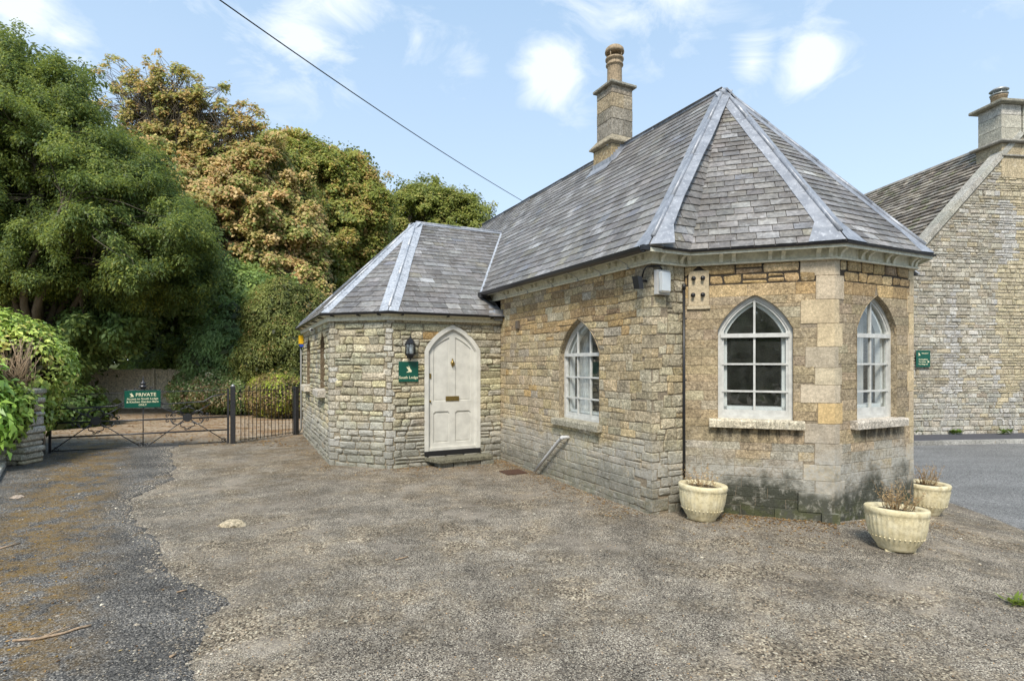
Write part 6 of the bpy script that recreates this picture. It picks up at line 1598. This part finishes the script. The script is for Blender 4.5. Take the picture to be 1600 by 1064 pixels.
def area_edge(g_):
    y = g_.uniform(2.6, 11.0); return float(np.interp(y, ey, ex)) + g_.gauss(-.02, .16), y
scatter('loose_gravel', 5200, area_edge, zg, (.004, .011), [(4, (.42, .36, .28)), (3, (.30, .26, .20)), (2, (.60, .54, .43)), (1, (.20, .17, .14))], 302, 'gravel chips spilling over the broken edge of the tarmac')
scatter('loose_gravel', 260, lambda g_: (lambda y: (g_.uniform(-.95, .95) * y, y))(g_.uniform(2.6, 9)), lambda x, y: zg(x, y) if not inlodge(x, y) else -1, (.010, .022), [(3, (.48, .42, .32)), (2, (.34, .29, .22)), (1, (.60, .55, .45))], 303, 'scattered larger stones lying on the forecourt')
C_LIT = [(4, (.26, .15, .055)), (3, (.36, .23, .10)), (2, (.16, .09, .04)), (1, (.44, .33, .16))]
def area_gate(g_):
    while True:
        y = g_.uniform(11.2, 20.5); x = -g_.uniform(.25, 1.0) * y
        if not inlodge(x, y): return x, y
def area_base(g_):       # drifts along the foot of the walls
    while True:
        w_ = g_.choice((W_R, W_R, W_M, W_long, W_long, W_L, W_A, W_B, W_A)); s = g_.uniform(0, w_.L); o = -math.log(max(1e-4, g_.random())) * .22 + .03; q = LW(w_.P(s, 0, o))
        if not inlodge(q.x, q.y): return q.x, q.y
def area_left(g_):
    y = g_.uniform(3.0, 10.5); x = -.66 * y - 1.05 + g_.gauss(0, .55) - .3; return x, y
leaf_litter('leaf_litter', 6500, area_gate, lambda x, y: gzn(x, y), (.015, .045), C_LIT, 311, 'fallen brown leaves over the drive beyond the gate')
leaf_litter('leaf_litter', 4200, area_base, lambda x, y: gzn(x, y), (.005, .020), C_LIT, 312, 'brown leaf crumbs drifted along the foot of the walls')
leaf_litter('leaf_litter', 2600, area_left, zg, (.005, .016), C_LIT + [(3, (.34, .20, .03))], 313, 'leaf crumbs on the mossy left side of the drive')
for (pts, rads, lab) in (([(20, 1006), (60, 1003), (100, 994), (122, 986), (143, 981)], .008, 'long broken pale stick lying on the tarmac at the left'), ([(0, 862), (14, 858), (32, 853)], .007, 'short pale twig at the left edge of the drive'),
                        ([(265, 1034), (275, 1029)], .007, 'small stub of pale twig on the tarmac'), ([(276, 930), (292, 926)], .006, 'thin pale twig near the broken tarmac edge'), ([(618, 876), (638, 871)], .006, 'short straight twig in the middle of the gravel')):
    m = MB(); P_ = [GP(x, y) + Vector((0, 0, .022)) for x, y in pts]; P_ = [Vector((p.x, p.y, zg(p.x, p.y) + .012)) for p in P_]; m.tube(P_, rads, 5)
    if len(P_) > 3: m.tube([P_[1], P_[1].lerp(P_[2], .6) + Vector((0, .05, .01)), P_[2] + Vector((0, .11, .0))], rads * .6, 5)
    o = m.build('twig', M['twig'], None, center=True, colors=False); tag(o, lab, 'twig')
def stone_on(x, y, s, label, c=(.50, .42, .29)):
    p = GP(x, y); bm = bmesh.new(); bmesh.ops.create_icosphere(bm, subdivisions=2, radius=1)
    m = MB(); vs = []
    for v in bm.verts:
        k = 1 + .35 * mnoise.noise(v.co * 1.5 + Vector((x, y, 0))); vs.append(Vector((v.co.x * s * 1.5 * k, v.co.y * s * k, max(-.1, v.co.z) * s * .55 * k)))
    m.add(vs, [[v.index for v in f.verts] for f in bm.faces], c); bm.free(); o = m.build('field_stone', M['stone_rough'], None); o.location = (p.x, p.y, zg(p.x, p.y)); tag(o, label, 'stone')
stone_on(365, 820, .10, 'flat pale stone set in the gravel left of centre')
stone_on(28, 779, .055, 'small pale stone at the left edge of the drive', (.45, .36, .28))
stone_on(233, 895, .025, 'pebble on the dark tarmac', (.30, .26, .20))
m = MB(); r = random.Random(8); wp = GP(1588, 942)
for k in range(46):
    a = r.uniform(0, 6.28); L_ = r.uniform(.04, .12); e = Vector((math.cos(a), math.sin(a), r.uniform(.1, .8))).normalized() * L_; q = Vector((-math.sin(a), math.cos(a), 0)) * L_ * .12; b = wp + Vector((r.uniform(-.05, .05), r.uniform(-.04, .04), 0))
    m.add([b - q * .4, b + e * .5 + q, b + e, b + e * .5 - q], [[0, 1, 2, 3]], jitc(r, (.22, .30, .05), .25))
o = m.build('weed', M['leaf'], None); tag(o, 'small bright green weed tuft at the right edge of the forecourt', 'weed')
for (x, yy, lab) in ((1494, 677, 'green weed at the foot of the barn wall'), (1432, 676, 'dark weed at the barn wall beside the lodge corner'), (1572, 677, 'dull green weed at the barn foot nearest the frame edge')):
    m = MB(); b0 = PX(x, yy, 15.1); b0.z = -.25
    for k in range(70):
        a = r.uniform(0, 6.28); L_ = r.uniform(.06, .16); b = b0 + Vector((r.uniform(-.14, .14), r.uniform(-.06, .06), r.uniform(0, .08))); e = Vector((math.cos(a), math.sin(a), r.uniform(.2, 1))).normalized() * L_; q = Vector((-math.sin(a), math.cos(a), 0)) * L_ * .2
        m.add([b - q * .4, b + e * .5 + q, b + e, b + e * .5 - q], [[0, 1, 2, 3]], jitc(r, (.11, .19, .04), .3))
    o = m.build('weed', M['leaf'], None, center=True); tag(o, lab, 'weed')

# trees across the lane behind the camera: what the window panes reflect
for (x, y, s, sd_) in ((-7, -9, 2.9, 401), (0, -11, 3.2, 411), (7.5, -9.5, 2.8, 421)):
    t = empty('lane_tree', (x, y, 0), 0, {401: 'dark tree behind the camera, left one of the row', 411: 'dark tree behind the camera, tallest and middle of the row', 421: 'dark tree behind the camera, right one of the row'}[sd_], 'tree', 'trees across the lane behind the camera')
    c = lobe_clumps([(x, y, 3.6, s * 1.2, s * .7, 3.4), (x + 1.6, y, 5.2, s * .8, s * .7, 2.6), (x - 1.7, y, 4.6, s * .8, s * .7, 2.6)], 700, .6, sd_, .6, .3)
    foliage('crown', c, 16, .34, 1.1, [(3, .17, .23, .07), (2, .25, .31, .10), (.7, .40, .32, .12)], 'leaf', t, .7, .2, .3, sd_ + 1)
    m = MB(); m.tube([(0, 0, 0), (.1, .1, 2), (0, 0, 5)], [.22, .17, .08], 8); m.build('trunk', M['bark'], t, colors=False)
